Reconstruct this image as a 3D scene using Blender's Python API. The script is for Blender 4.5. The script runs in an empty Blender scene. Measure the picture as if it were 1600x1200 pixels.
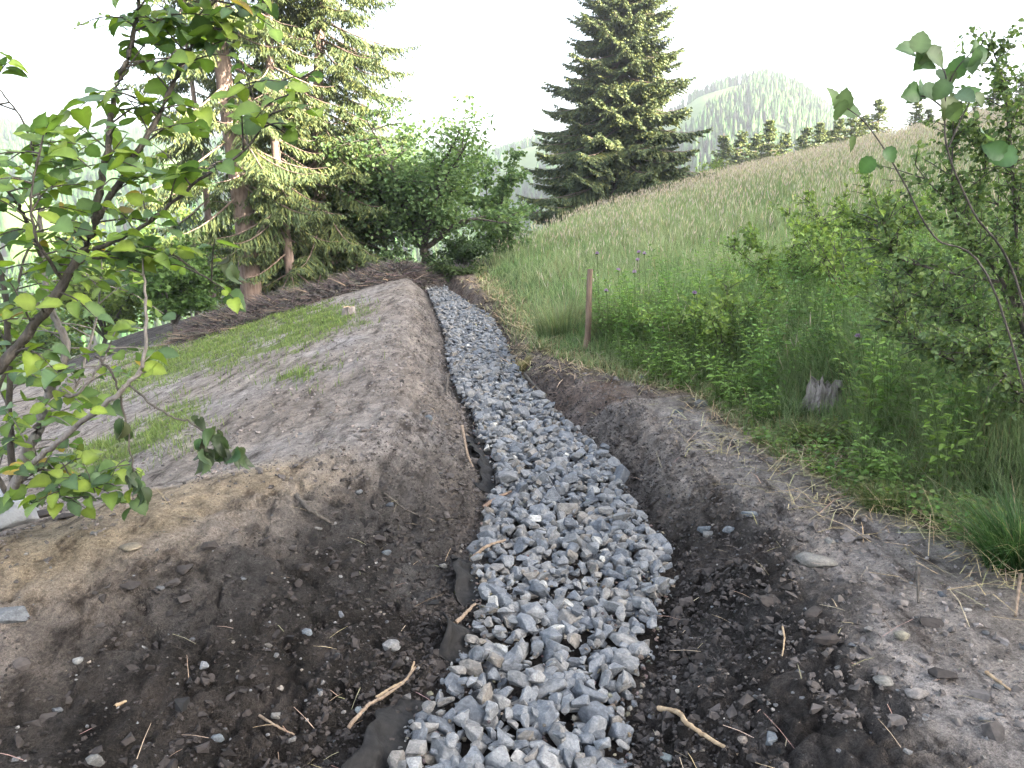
import bpy, bmesh, math
import numpy as np
from mathutils import Vector, Matrix

rng = np.random.default_rng(11)
R = math.radians
SC = bpy.context.scene
COL = SC.collection

# ------------------------------------------------------------------ camera
PITCH = R(12.7)
CAM_Z = 2.0
F = 1202.0 / 1600.0
cam_data = bpy.data.cameras.new("camera")
cam_data.sensor_width = 36.0
cam_data.lens = 36.0 * F
cam_data.clip_start = 0.05
cam_data.clip_end = 5000.0
cam = bpy.data.objects.new("camera", cam_data)
COL.objects.link(cam)
cam.location = (0, 0, CAM_Z)
cam.rotation_euler = (R(90) - PITCH, 0, 0)
SC.camera = cam

# ------------------------------------------------------------------ light
SUN_EL = R(20.5)
SUN_AZ = R(25)          # direction to the sun: mostly +x (right), a little behind the camera
to_sun = Vector((math.cos(SUN_EL) * math.cos(SUN_AZ), -math.cos(SUN_EL) * math.sin(SUN_AZ), math.sin(SUN_EL)))
world = bpy.data.worlds.new("World")
SC.world = world
world.use_nodes = True
wn, wl = world.node_tree.nodes, world.node_tree.links
wn.clear()
w_out = wn.new("ShaderNodeOutputWorld")
w_bg = wn.new("ShaderNodeBackground")
w_sky = wn.new("ShaderNodeTexSky")
w_sky.sky_type = 'NISHITA'
w_sky.sun_disc = False
w_sky.sun_elevation = SUN_EL
w_sky.sun_rotation = math.atan2(to_sun.x, to_sun.y)
w_sky.air_density = 1.0
w_sky.dust_density = 4.0
w_sky.ozone_density = 1.0
w_hs = wn.new("ShaderNodeHueSaturation")
w_hs.inputs["Saturation"].default_value = 0.56
w_bg.inputs["Strength"].default_value = 0.10
wl.new(w_sky.outputs[0], w_hs.inputs["Color"])
wl.new(w_hs.outputs[0], w_bg.inputs["Color"])
wl.new(w_bg.outputs[0], w_out.inputs["Surface"])

sun_data = bpy.data.lights.new("sun", 'SUN')
sun_data.energy = 5.0
sun_data.angle = R(0.5)
sun_data.color = (1.0, 0.90, 0.74)
sun = bpy.data.objects.new("sun", sun_data)
COL.objects.link(sun)
sun.location = (40, -20, 40)
sun.rotation_euler = (-to_sun).to_track_quat('-Z', 'Y').to_euler()

SC.view_settings.view_transform = 'Standard'
SC.view_settings.look = 'None'
SC.view_settings.gamma = 1.0
SC.view_settings.use_curve_mapping = False
SC.view_settings.exposure = 3.45

SC.render.engine = 'CYCLES'
cy = SC.cycles
cy.max_bounces = 5
cy.diffuse_bounces = 3
cy.glossy_bounces = 2
cy.transmission_bounces = 3
cy.transparent_max_bounces = 4
cy.volume_bounces = 0
cy.use_adaptive_sampling = True
cy.adaptive_threshold = 0.02
cy.use_denoising = True
try:
    cy.denoiser = 'OPENIMAGEDENOISE'
except Exception:
    pass

# ------------------------------------------------------------------ small maths
def sm(t):
    t = np.clip(t, 0.0, 1.0)
    return t * t * (3 - 2 * t)

def _hash(ix, iy, seed):
    h = (ix.astype(np.int64) * 374761393 + iy.astype(np.int64) * 668265263 + seed * 2147483647) & 0xFFFFFFFF
    h = ((h ^ (h >> 13)) * 1274126177) & 0xFFFFFFFF
    h = h ^ (h >> 16)
    return (h & 0xFFFFFF) / float(0xFFFFFF)

def vnoise(x, y, seed=0):
    x = np.asarray(x, float); y = np.asarray(y, float)
    ix, iy = np.floor(x), np.floor(y)
    fx, fy = x - ix, y - iy
    fx = fx * fx * fx * (fx * (fx * 6 - 15) + 10); fy = fy * fy * fy * (fy * (fy * 6 - 15) + 10)
    a, b = _hash(ix, iy, seed), _hash(ix + 1, iy, seed)
    c, d = _hash(ix, iy + 1, seed), _hash(ix + 1, iy + 1, seed)
    return (a + (b - a) * fx) * (1 - fy) + (c + (d - c) * fx) * fy

def fbm(x, y, seed=0, octaves=4, gain=0.5):
    s, amp, tot = 0.0, 1.0, 0.0
    for k in range(octaves):
        c, q = math.cos(0.7 * k), math.sin(0.7 * k)
        s = s + amp * vnoise((x * c - y * q) * 2 ** k, (x * q + y * c) * 2 ** k, seed + k * 17)
        tot += amp; amp *= gain
    return s / tot - 0.5

def unit(v):
    return v / np.maximum(np.linalg.norm(v, axis=-1, keepdims=True), 1e-9)

def ray(px, py):
    cx, cyy = (px - 800) / 1202.0, (600 - py) / 1202.0
    return np.array([cx, math.cos(PITCH) + cyy * math.sin(PITCH), cyy * math.cos(PITCH) - math.sin(PITCH)])

def at(px, py, Y):                       # the point seen at a photo pixel, Y metres ahead
    d = ray(px, py)
    return np.array([0, 0, CAM_Z]) + d * (Y / d[1])

def onz(px, py, z):
    d = ray(px, py)
    return np.array([0, 0, CAM_Z]) + d * ((z - CAM_Z) / d[2])

def proj(x, y, z):
    dz = z - CAM_Z
    f = y * math.cos(PITCH) - dz * math.sin(PITCH)
    u = y * math.sin(PITCH) + dz * math.cos(PITCH)
    f = np.where(f < 0.05, 0.05, f)
    return 800 + 1202 * x / f, 600 - 1202 * u / f

def in_poly(px, py, poly):
    inside = np.zeros(np.shape(px), bool)
    n = len(poly)
    for i in range(n):
        x0, y0 = poly[i]; x1, y1 = poly[(i + 1) % n]
        if y0 == y1: continue
        c = ((y0 > py) != (y1 > py)) & (px < (x1 - x0) * (py - y0) / (y1 - y0) + x0)
        inside ^= c
    return inside

# ------------------------------------------------------------------ terrain
_edge = [(1200, 590, 985), (1100, 640, 985), (1000, 715, 1025), (930, 740, 1040), (880, 735, 1060), (840, 735, 1055),
         (800, 745, 1020), (760, 765, 985), (720, 770, 970), (680, 745, 935), (640, 735, 880), (600, 710, 835),
         (560, 697, 805), (520, 693, 790), (490, 683, 770), (470, 675, 735), (452, 668, 708)]
_Lp = np.array([onz(l, r, 0.09)[:2] for r, l, _ in _edge])
_Rp = np.array([onz(q, r, 0.09)[:2] for r, _, q in _edge])
LY = np.concatenate([[-60, 0], _Lp[:, 1], [30]]); LX = np.concatenate([[-0.7, -0.65], _Lp[:, 0], [-4.2]])
RY = np.concatenate([[-60, 0], _Rp[:, 1], [30]]); RX = np.concatenate([[0.35, 0.38], _Rp[:, 0], [-3.6]])

def xL(y): return np.interp(y, LY, LX)
def xR(y): return np.interp(y, RY, RX)
def cL(y): return np.interp(y, [0, 2.4, 3.4, 4.2, 5, 8, 14, 20], [2.9, 2.6, 2.0, 1.45, .85, .65, .6, .55])
def zL(y): return np.interp(y, [0, 2.4, 3.4, 5, 8, 14, 20, 24], [.34, .38, .47, .45, .43, .41, .36, .18])
def wR(y): return np.interp(y, [0, 2, 3, 4, 5, 7, 8, 20], [.9, .9, .85, .65, .45, .45, .4, .3])
def zR(y): return np.interp(y, [0, 2.5, 3.5, 4.5, 5.5, 8, 20], [.36, .36, .34, .29, .25, .26, .26])
def xb(y): return np.interp(y, [-5, 2, 3.1, 4.3, 5.6, 7, 7.6, 8.6, 10, 20.5, 30, 60], [3.2, 2.75, 2.25, 1.9, 1.65, 1.62, 1.1, .62, .12, -1.1, -1.6, -3.0])

def hill(x, y):
    s = x - (0.78 * np.maximum(y, 0) + 8)
    return 15.2 * sm(s / 50.0) * (1 - sm((y - 28) / 24.0)) * sm((y + 75) / 30)

def ground_base(x, y):
    uL, uR = xL(y) - x, x - xR(y)
    end = 1 - sm((y - 19.6) / 1.8)
    c, zc = cL(y), zL(y)
    left = zc * sm(uL / c) ** 0.85
    v = np.maximum(uL - c, 0)
    left = left - 0.27 * (np.sqrt(v * v + 0.16) - 0.4) - 0.33 * (np.sqrt(np.maximum(v - 9, 0) ** 2 + 4) - 2)
    w = wR(y)
    right = zR(y) * sm(uR / w) ** 0.8 + 0.09 * np.maximum(uR - w, 0)
    m = x - xb(y)
    mm = np.maximum(m, 0)
    slope = 0.15 + 0.0 * y
    right = right + slope * (np.sqrt(mm * mm + 0.25) - 0.5) - 0.02 * np.maximum(mm - 14, 0)
    bed = -0.03 * np.ones_like(x)
    z = np.where(uL > 0, bed * (1 - sm(uL / 0.12)) + left, np.where(uR > 0, bed * (1 - sm(uR / 0.12)) + right, bed))
    z = np.where((uL <= 0) & (uR <= 0), bed * end + 0.22 * (1 - end), z)
    yy = y - (26 + 22 * sm((x + 1) / 9.0))
    fall = 0.34 * (np.sqrt(np.maximum(yy, 0) ** 2 + 36) - 6)
    return z - fall + hill(x, y)

def rough(x, y):
    uL, uR = xL(y) - x, x - xR(y)
    r = np.sqrt(x * x + y * y)
    soil = 1 - sm((x - xb(y)) / 0.3)
    near = np.clip(1.5 - r / 40, 0, 1)
    c, w = cL(y), wR(y)
    faceL = np.where(uL > 0, 1 - sm((uL - 0.75 * c) / (0.35 * c)), 0)
    faceR = np.where(uR > 0, 1 - sm((uR - 0.9 * w) / 0.3), 0)
    face = np.clip(faceL + faceR, 0, 1)
    z = 0.05 * fbm(x * 1.6, y * 1.1, 3, 3)
    z = z + (0.018 + 0.032 * face) * fbm(x * 5, y * 4, 9, 4, 0.6) + (0.014 + 0.03 * face) * fbm(x * 14, y * 11, 21, 3, 0.65)
    bil = np.abs(fbm(x * 8, y * 6.5, 83, 3, 0.6)) + 0.6 * np.abs(fbm(x * 19, y * 15, 87, 2))
    z = z + (0.012 + 0.075 * face) * (0.16 - bil) * (r < 14)
    n = np.abs(fbm(x * 2.6, y * 2.2, 33, 4, 0.6))             # cracks and slumps in the dug faces
    z = z - 0.05 * face * np.clip(0.035 - n, 0, 1) / 0.035 * (r < 7)
    streak = fbm(x * 5 + y * 1.2, y * 0.8, 41, 4, 0.6)          # bucket marks along the bank
    ridge = 0.5 - np.abs(fbm(x * 3.2 + y * 0.9, y * 0.9, 43, 4, 0.55)) * 2.4
    z = z + (1 - face) * (uL > 0) * (0.05 * streak - 0.045 * np.clip(ridge, 0, 1) ** 3)
    return z * near * (0.35 + 0.65 * soil) * sm((y + 6) / 6)

def ground_z(x, y):
    x = np.asarray(x, float); y = np.asarray(y, float)
    return ground_base(x, y) + rough(x, y)

def gz(x, y):
    return float(ground_z(np.array([x]), np.array([y]))[0])

def gp(px, py, t0=1.6):                  # where the view through a photo pixel meets the ground
    d = ray(px, py)
    ts = t0 * (120 / t0) ** np.linspace(0, 1, 900)
    P = np.array([0, 0, CAM_Z]) + ts[:, None] * d
    below = P[:, 2] < ground_z(P[:, 0], P[:, 1])
    i = int(np.argmax(below)) if below.any() else len(ts) - 1
    a, b = ts[max(i - 1, 0)], ts[i]
    for _ in range(18):
        m = 0.5 * (a + b); q = np.array([0, 0, CAM_Z]) + m * d
        if q[2] < gz(q[0], q[1]): b = m
        else: a = m
    return np.array([0, 0, CAM_Z]) + b * d

# ------------------------------------------------------------------ materials
def attr_color(nt, name="Col"):
    a = nt.nodes.new("ShaderNodeAttribute"); a.attribute_name = name
    return a.outputs["Color"]

def new_mat(name):
    m = bpy.data.materials.new(name); m.use_nodes = True
    return m, m.node_tree, m.node_tree.nodes["Principled BSDF"]

def mixrgb(nt, mode, fac, a, b):
    n = nt.nodes.new("ShaderNodeMix"); n.data_type = 'RGBA'; n.blend_type = mode
    for sock, v in ((n.inputs[0], fac), (n.inputs[6], a), (n.inputs[7], b)):
        if hasattr(v, "is_linked") or hasattr(v, "links"): nt.links.new(v, sock)
        else: sock.default_value = v
    return n.outputs[2]

def noise(nt, scale, detail=4, rough=0.55, vec=None):
    n = nt.nodes.new("ShaderNodeTexNoise")
    n.inputs["Scale"].default_value = scale; n.inputs["Detail"].default_value = detail; n.inputs["Roughness"].default_value = rough
    if vec is None:
        vec = nt.nodes.new("ShaderNodeNewGeometry").outputs["Position"]
    nt.links.new(vec, n.inputs["Vector"])
    return n.outputs["Fac"]

def ramp(nt, fac, stops):
    r = nt.nodes.new("ShaderNodeValToRGB"); e = r.color_ramp.elements
    while len(e) < len(stops): e.new(0.5)
    for i, (p, c) in enumerate(stops):
        e[i].position = p; e[i].color = (*c, 1) if len(c) == 3 else c
    nt.links.new(fac, r.inputs["Fac"])
    return r.outputs["Color"]

def bump(nt, bs, height, strength, dist):
    b = nt.nodes.new("ShaderNodeBump"); b.inputs["Strength"].default_value = strength; b.inputs["Distance"].default_value = dist
    nt.links.new(height, b.inputs["Height"]); nt.links.new(b.outputs["Normal"], bs.inputs["Normal"])

def foliage_mat(name, transl=0.35, rough=0.55, spec=0.3, var=0.25, tint=(1.25, 1.35, 0.55)):
    m, nt, bs = new_mat(name)
    c = attr_color(nt)
    nz = noise(nt, 6.0, 2)
    c = mixrgb(nt, 'MULTIPLY', 1.0, c, ramp(nt, nz, [(0.3, (1 - var,) * 3), (0.7, (1 + var,) * 3)]))
    nt.links.new(c, bs.inputs["Base Color"]); bs.inputs["Roughness"].default_value = rough
    bs.inputs["Specular IOR Level"].default_value = spec
    tr = nt.nodes.new("ShaderNodeBsdfTranslucent")
    tc = mixrgb(nt, 'MULTIPLY', 1.0, c, (*tint, 1)); nt.links.new(tc, tr.inputs["Color"])
    mx = nt.nodes.new("ShaderNodeMixShader"); mx.inputs[0].default_value = transl
    out = nt.nodes["Material Output"]
    nt.links.new(bs.outputs[0], mx.inputs[1]); nt.links.new(tr.outputs[0], mx.inputs[2]); nt.links.new(mx.outputs[0], out.inputs["Surface"])
    return m

def bark_mat(name, c1, c2, scale=14, stretch=0.2):
    m, nt, bs = new_mat(name)
    g = nt.nodes.new("ShaderNodeNewGeometry"); mp = nt.nodes.new("ShaderNodeMapping")
    mp.inputs["Scale"].default_value = (1, 1, stretch); nt.links.new(g.outputs["Position"], mp.inputs["Vector"])
    nz = noise(nt, scale, 6, 0.65, mp.outputs[0])
    nt.links.new(ramp(nt, nz, [(0.3, c1), (0.68, c2)]), bs.inputs["Base Color"])
    bs.inputs["Roughness"].default_value = 0.9; bs.inputs["Specular IOR Level"].default_value = 0.2
    bump(nt, bs, nz, 0.8, 0.02)
    return m

def soil_mat(name):
    m, nt, bs = new_mat(name)
    c = attr_color(nt)
    fine = noise(nt, 60, 5, 0.7); mid = noise(nt, 9, 6, 0.65); grit = noise(nt, 190, 3, 0.7)
    g = nt.nodes.new("ShaderNodeNewGeometry"); mp = nt.nodes.new("ShaderNodeMapping")
    mp.inputs["Rotation"].default_value = (0, 0, R(-14)); mp.inputs["Scale"].default_value = (1.0, 0.22, 1.0)
    nt.links.new(g.outputs["Position"], mp.inputs["Vector"])
    st = noise(nt, 7, 8, 0.68, mp.outputs[0])
    c = mixrgb(nt, 'MULTIPLY', 1.0, c, ramp(nt, st, [(0.36, (0.30, 0.28, 0.27)), (0.45, (0.82, 0.81, 0.80)), (0.56, (1.05, 1.05, 1.05)), (0.70, (1.28, 1.27, 1.26))]))
    c = mixrgb(nt, 'MULTIPLY', 1.0, c, ramp(nt, mid, [(0.30, (0.45, 0.44, 0.44)), (0.50, (1, 1, 1)), (0.72, (1.35, 1.33, 1.31))]))
    c = mixrgb(nt, 'MULTIPLY', 1.0, c, ramp(nt, fine, [(0.30, (0.5, 0.49, 0.48)), (0.5, (1, 1, 1)), (0.74, (1.35, 1.33, 1.3))]))
    c = mixrgb(nt, 'MULTIPLY', 1.0, c, ramp(nt, grit, [(0.33, (0.62, 0.62, 0.62)), (0.5, (1, 1, 1)), (0.70, (1.5, 1.48, 1.45))]))
    nt.links.new(c, bs.inputs["Base Color"]); bs.inputs["Roughness"].default_value = 0.95
    bs.inputs["Specular IOR Level"].default_value = 0.15
    ad = nt.nodes.new("ShaderNodeMath"); ad.operation = 'MULTIPLY_ADD'
    nt.links.new(fine, ad.inputs[0]); ad.inputs[1].default_value = 0.9; nt.links.new(mid, ad.inputs[2])
    ad2 = nt.nodes.new("ShaderNodeMath"); ad2.operation = 'MULTIPLY_ADD'
    nt.links.new(grit, ad2.inputs[0]); ad2.inputs[1].default_value = 0.35; nt.links.new(ad.outputs[0], ad2.inputs[2])
    bump(nt, bs, ad2.outputs[0], 1.0, 0.05)
    return m

def stone_mat(name, per_object):
    m, nt, bs = new_mat(name)
    tc = nt.nodes.new("ShaderNodeTexCoord")
    oi = nt.nodes.new("ShaderNodeObjectInfo")
    if per_object:
        base = ramp(nt, oi.outputs["Random"], STONE_RAMP)
        ad = nt.nodes.new("ShaderNodeVectorMath"); ad.operation = 'ADD'
        nt.links.new(tc.outputs["Object"], ad.inputs[0]); nt.links.new(oi.outputs["Location"], ad.inputs[1])
        sc_ = nt.nodes.new("ShaderNodeVectorMath"); sc_.operation = 'SCALE'; sc_.inputs[3].default_value = 0.11
        nt.links.new(tc.outputs["Object"], sc_.inputs[0]); nt.links.new(sc_.outputs[0], ad.inputs[0]); vec = ad.outputs[0]
    else:
        base = attr_color(nt); vec = nt.nodes.new("ShaderNodeNewGeometry").outputs["Position"]
    n1 = noise(nt, 28, 6, 0.65, vec); n2 = noise(nt, 130, 3, 0.6, vec)
    c = mixrgb(nt, 'MULTIPLY', 1.0, base, ramp(nt, n1, [(0.30, (0.60, 0.60, 0.62)), (0.5, (1, 1, 1)), (0.70, (1.38, 1.36, 1.33))]))
    c = mixrgb(nt, 'MULTIPLY', 1.0, c, ramp(nt, n2, [(0.32, (0.72, 0.72, 0.72)), (0.55, (1.03, 1.03, 1.03)), (0.72, (1.3, 1.3, 1.3))]))
    nt.links.new(c, bs.inputs["Base Color"]); bs.inputs["Roughness"].default_value = 0.78
    bs.inputs["Specular IOR Level"].default_value = 0.35
    ad = nt.nodes.new("ShaderNodeMath"); ad.operation = 'MULTIPLY_ADD'
    nt.links.new(n2, ad.inputs[0]); ad.inputs[1].default_value = 0.3; nt.links.new(n1, ad.inputs[2])
    bump(nt, bs, ad.outputs[0], 0.6, 0.012)
    return m

STONE_RAMP = [(0.0, (0.07, 0.078, 0.09)), (0.2, (0.115, 0.126, 0.142)), (0.4, (0.150, 0.159, 0.171)), (0.6, (0.125, 0.126, 0.127)),
              (0.76, (0.175, 0.183, 0.192)), (0.9, (0.145, 0.130, 0.112)), (0.98, (0.20, 0.202, 0.202)), (1.0, (0.36, 0.36, 0.34))]
def stone_colors(n):
    u = rng.random(n)
    p = np.array([s[0] for s in STONE_RAMP]); c = np.array([s[1] for s in STONE_RAMP])
    return np.stack([np.interp(u, p, c[:, k]) for k in range(3)], 1)

def simple_mat(name, color, rough=0.8, nscale=20, lo=0.7, hi=1.25, vcol=False, bumpd=0.0):
    m, nt, bs = new_mat(name)
    nz = noise(nt, nscale, 5, 0.6)
    c = mixrgb(nt, 'MULTIPLY', 1.0, attr_color(nt) if vcol else (*color, 1), ramp(nt, nz, [(0.3, (lo,) * 3), (0.7, (hi,) * 3)]))
    nt.links.new(c, bs.inputs["Base Color"]); bs.inputs["Roughness"].default_value = rough
    bs.inputs["Specular IOR Level"].default_value = 0.25
    if bumpd: bump(nt, bs, nz, 0.8, bumpd)
    return m

M = {}
M['soil'] = soil_mat('soil')
M['stone'] = stone_mat('stone', False)
M['stone_single'] = stone_mat('stone_single', True)
M['pebble'] = stone_mat('pebble', False)
M['grass'] = foliage_mat('grass_blade', 0.48, 0.5, 0.25, 0.15, (1.12, 1.2, 0.85))
M['hazel'] = foliage_mat('hazel_leaf', 0.42, 0.5, 0.35, 0.12)
M['leaf'] = foliage_mat('bush_leaf', 0.42, 0.6, 0.14, 0.2)
M['needle'] = foliage_mat('spruce_needle', 0.12, 0.6, 0.2, 0.25)
M['far_forest'] = simple_mat('far_forest', (0, 0, 0), 0.9, 0.2, 0.75, 1.25, True)
M['spruce_bark'] = bark_mat('spruce_bark', (0.13, 0.09, 0.075), (0.32, 0.24, 0.20), 16, 0.25)
M['bark'] = bark_mat('dark_bark', (0.035, 0.03, 0.026), (0.12, 0.105, 0.09), 45, 0.4)
M['grey_bark'] = bark_mat('grey_bark', (0.14, 0.12, 0.11), (0.30, 0.27, 0.25), 45, 0.4)
M['stake'] = bark_mat('stake_wood', (0.09, 0.06, 0.045), (0.23, 0.165, 0.125), 30, 0.15)
M['rot'] = bark_mat('rotten_wood', (0.06, 0.05, 0.045), (0.34, 0.30, 0.28), 28, 0.18)
M['cut'] = bark_mat('cut_wood', (0.22, 0.15, 0.09), (0.42, 0.32, 0.21), 30, 0.3)
M['twig'] = bark_mat('dry_twig', (0.12, 0.085, 0.06), (0.30, 0.23, 0.17), 40, 0.5)
M['litter'] = simple_mat('litter', (0, 0, 0), 0.9, 40, 0.6, 1.3, True)
M['cloth'] = simple_mat('geotextile', (0.013, 0.0125, 0.0125), 0.85, 30, 0.6, 1.7, False, 0.008)
M['boulder'] = simple_mat('boulder_rock', (0.20, 0.205, 0.21), 0.85, 9, 0.7, 1.2, False, 0.03)
M['petal'] = simple_mat('thistle_petal', (0.36, 0.24, 0.38), 0.7, 60)
M['mountain'] = simple_mat('mountain_ground', (0, 0, 0), 0.95, 0.05, 0.8, 1.2, True)
M['house_wall'] = simple_mat('house_render', (0.72, 0.70, 0.66), 0.85, 3, 0.92, 1.06)
M['house_roof'] = simple_mat('house_roof', (0.22, 0.12, 0.09), 0.8, 3, 0.8, 1.2)
M['house_glass'] = simple_mat('house_window', (0.05, 0.06, 0.07), 0.2, 3)

# ------------------------------------------------------------------ mesh building
class MB:
    def __init__(s): s.v, s.c, s.f, s.n = [], [], {}, 0
    def add(s, v, f, col=(1, 1, 1)):
        v = np.asarray(v, float).reshape(-1, 3); f = np.asarray(f, int)
        col = np.asarray(col, float)
        if col.ndim == 1: col = np.broadcast_to(col, (len(v), 3))
        s.v.append(v); s.c.append(col); s.f.setdefault(f.shape[1], []).append(f + s.n); s.n += len(v)
    def mesh(s, name, smooth=False):
        me = bpy.data.meshes.new(name)
        v = np.concatenate(s.v); c = np.concatenate(s.c)
        loops, starts, k0 = [], [], 0
        for k, fl in s.f.items():
            f = np.concatenate(fl); loops.append(f.ravel())
            starts.append(k0 + k * np.arange(len(f))); k0 += f.size
        loops = np.concatenate(loops); starts = np.concatenate(starts)
        me.vertices.add(len(v)); me.vertices.foreach_set('co', v.ravel().astype(np.float32))
        me.loops.add(len(loops)); me.loops.foreach_set('vertex_index', loops.astype(np.int32))
        me.polygons.add(len(starts)); me.polygons.foreach_set('loop_start', starts.astype(np.int32))
        me.polygons.foreach_set('use_smooth', np.full(len(starts), smooth))
        ca = me.color_attributes.new('Col', 'FLOAT_COLOR', 'POINT')
        ca.data.foreach_set('color', np.concatenate([np.clip(c, 0, 1), np.ones((len(c), 1))], 1).ravel().astype(np.float32))
        me.update(calc_edges=True); me.validate()
        return me
    def build(s, name, mat, parent=None, smooth=False, loc=None):
        if loc is not None: s.v = [a - np.asarray(loc, float) for a in s.v]
        me = s.mesh(name, smooth); me.materials.append(mat)
        o = bpy.data.objects.new(name, me); COL.objects.link(o)
        if parent: o.parent = parent
        elif loc is not None: o.location = loc
        return o

def tag(o, label=None, cat=None, group=None, kind=None):
    if label: o['label'] = label
    if cat: o['category'] = cat
    if group: o['group'] = group
    if kind: o['kind'] = kind
    return o

def empty(name, loc, rz=0.0):
    o = bpy.data.objects.new(name, None); COL.objects.link(o)
    o.location = loc; o.rotation_euler = (0, 0, rz); o.empty_display_size = 0.2
    return o

def copy_thing(o, loc, rz, s=1.0):
    c = o.copy(); COL.objects.link(c); c.location = loc; c.rotation_euler = (0, 0, rz); c.scale = (s, s, s)
    for ch in list(o.children):
        d = ch.copy(); COL.objects.link(d); d.parent = c
    return c

def smooth_path(pts, n=8):
    p = np.asarray(pts, float)
    if len(p) < 3:
        t = np.linspace(0, 1, n)[:, None]; return p[0] * (1 - t) + p[-1] * t
    q = np.concatenate([[2 * p[0] - p[1]], p, [2 * p[-1] - p[-2]]])
    out = []
    for i in range(1, len(q) - 2):
        t = np.linspace(0, 1, n, endpoint=False)[:, None]
        a, b, c, d = q[i - 1], q[i], q[i + 1], q[i + 2]
        out.append(0.5 * (2 * b + (c - a) * t + (2 * a - 5 * b + 4 * c - d) * t ** 2 + (3 * b - a - 3 * c + d) * t ** 3))
    out.append(p[-1:])
    return np.concatenate(out)

def tube(mb, path, r0, r1, sides=7, col=(1, 1, 1), wob=0.0, power=1.0):
    p = np.asarray(path, float); n = len(p)
    t = unit(np.gradient(p, axis=0))
    ref = np.where(np.abs(t[:, 2:3]) > 0.9, np.array([[1.0, 0, 0]]), np.array([[0, 0, 1.0]]))
    a = unit(np.cross(t, ref)); b = np.cross(t, a)
    s = np.linspace(0, 1, n) ** power
    rr = r0 + (r1 - r0) * s
    ang = np.linspace(0, 2 * math.pi, sides, endpoint=False)
    k = rr[:, None] * (1 + wob * (rng.random((n, sides)) - 0.5))
    v = p[:, None] + k[..., None] * (a[:, None] * np.cos(ang)[None, :, None] + b[:, None] * np.sin(ang)[None, :, None])
    i = np.arange(n - 1)[:, None] * sides; j = np.arange(sides)[None]; j2 = (j + 1) % sides
    f = np.stack([i + j, i + j2, i + sides + j2, i + sides + j], -1).reshape(-1, 4)
    mb.add(v.reshape(-1, 3), f, col)
    base = v.reshape(-1, 3)[-sides:]
    mb.add(base, [list(range(sides))], col)

def place(mb, tv, tf, P, D, N, S, col, tcol=None):
    """copies of a template: local y along D, z along N, x across"""
    tv = np.asarray(tv, float); tf = np.asarray(tf, int)
    D = unit(D); T = unit(np.cross(D, N)); N = np.cross(T, D)
    S = np.broadcast_to(np.asarray(S, float).reshape(-1, 1) if np.ndim(S) < 2 else S, (len(P), 3 if np.ndim(S) == 2 else 1))
    if S.shape[1] == 1: S = np.repeat(S, 3, 1)
    v = (P[:, None] + (tv[None, :, 0:1] * S[:, None, 0:1]) * T[:, None] + (tv[None, :, 1:2] * S[:, None, 1:2]) * D[:, None]
         + (tv[None, :, 2:3] * S[:, None, 2:3]) * N[:, None])
    k = len(tv)
    f = (tf[None] + (np.arange(len(P)) * k)[:, None, None]).reshape(-1, tf.shape[1])
    c = np.repeat(np.asarray(col, float), k, 0) if np.ndim(col) == 2 else col
    if tcol is not None: c = c * np.tile(np.asarray(tcol)[:, None], (len(P), 1))
    mb.add(v.reshape(-1, 3), f, c)

KITE_V = [(0, 0, 0), (0.5, 0.38, 0.06), (0, 1, -0.05), (-0.5, 0.38, 0.06)]
KITE_F = [(0, 1, 2, 3)]
LEAF_V = [(0, 0, 0), (0.42, 0.3, 0.10), (0.34, 0.68, 0.06), (0, 1, -0.12), (-0.34, 0.68, 0.06), (-0.42, 0.3, 0.10), (0, 0.5, -0.02)]
LEAF_F = [(0, 1, 6), (1, 2, 6), (2, 3, 6), (3, 4, 6), (4, 5, 6), (5, 0, 6)]

def round_leaf():                        # hazel: nearly round, toothed, pointed, cupped along the midrib
    out = []
    n = 22
    for i in range(n):
        t = i / n * 2 * math.pi
        x = 0.46 * math.sin(t) * (1 + 0.1 * math.cos(t)); y = 0.47 - 0.47 * math.cos(t)
        if y > 0.86: y += 0.14 * (1 - abs(x) / 0.28)
        if y < 0.12: y += 0.05 * (1 if abs(x) < 0.02 else 0)
        r = 1 + (0.05 if i % 2 else -0.03)
        out.append((x * r, 0.47 + (y - 0.47) * r, 0.20 * abs(x) - 0.22 * (y - 0.35) ** 2))
    mid = [(0, 0.25, -0.01), (0, 0.5, -0.01), (0, 0.78, -0.05)]
    v = out + mid
    f, ks = [], []
    for i in range(n):
        j = (i + 1) % n
        ym = 0.5 * (out[i][1] + out[j][1])
        ks.append(n + (0 if ym < 0.36 else 1 if ym < 0.66 else 2))
        f.append((i, j, ks[i]))
    for i in range(n):
        if ks[i] != ks[i - 1]: f.append((i, ks[i], ks[i - 1]))
    return v, f
RLEAF_V, RLEAF_F = round_leaf()
RLEAF_T = [0.80 if i % 2 else 1.0 for i in range(22)] + [1.35, 1.3, 1.2]

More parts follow.
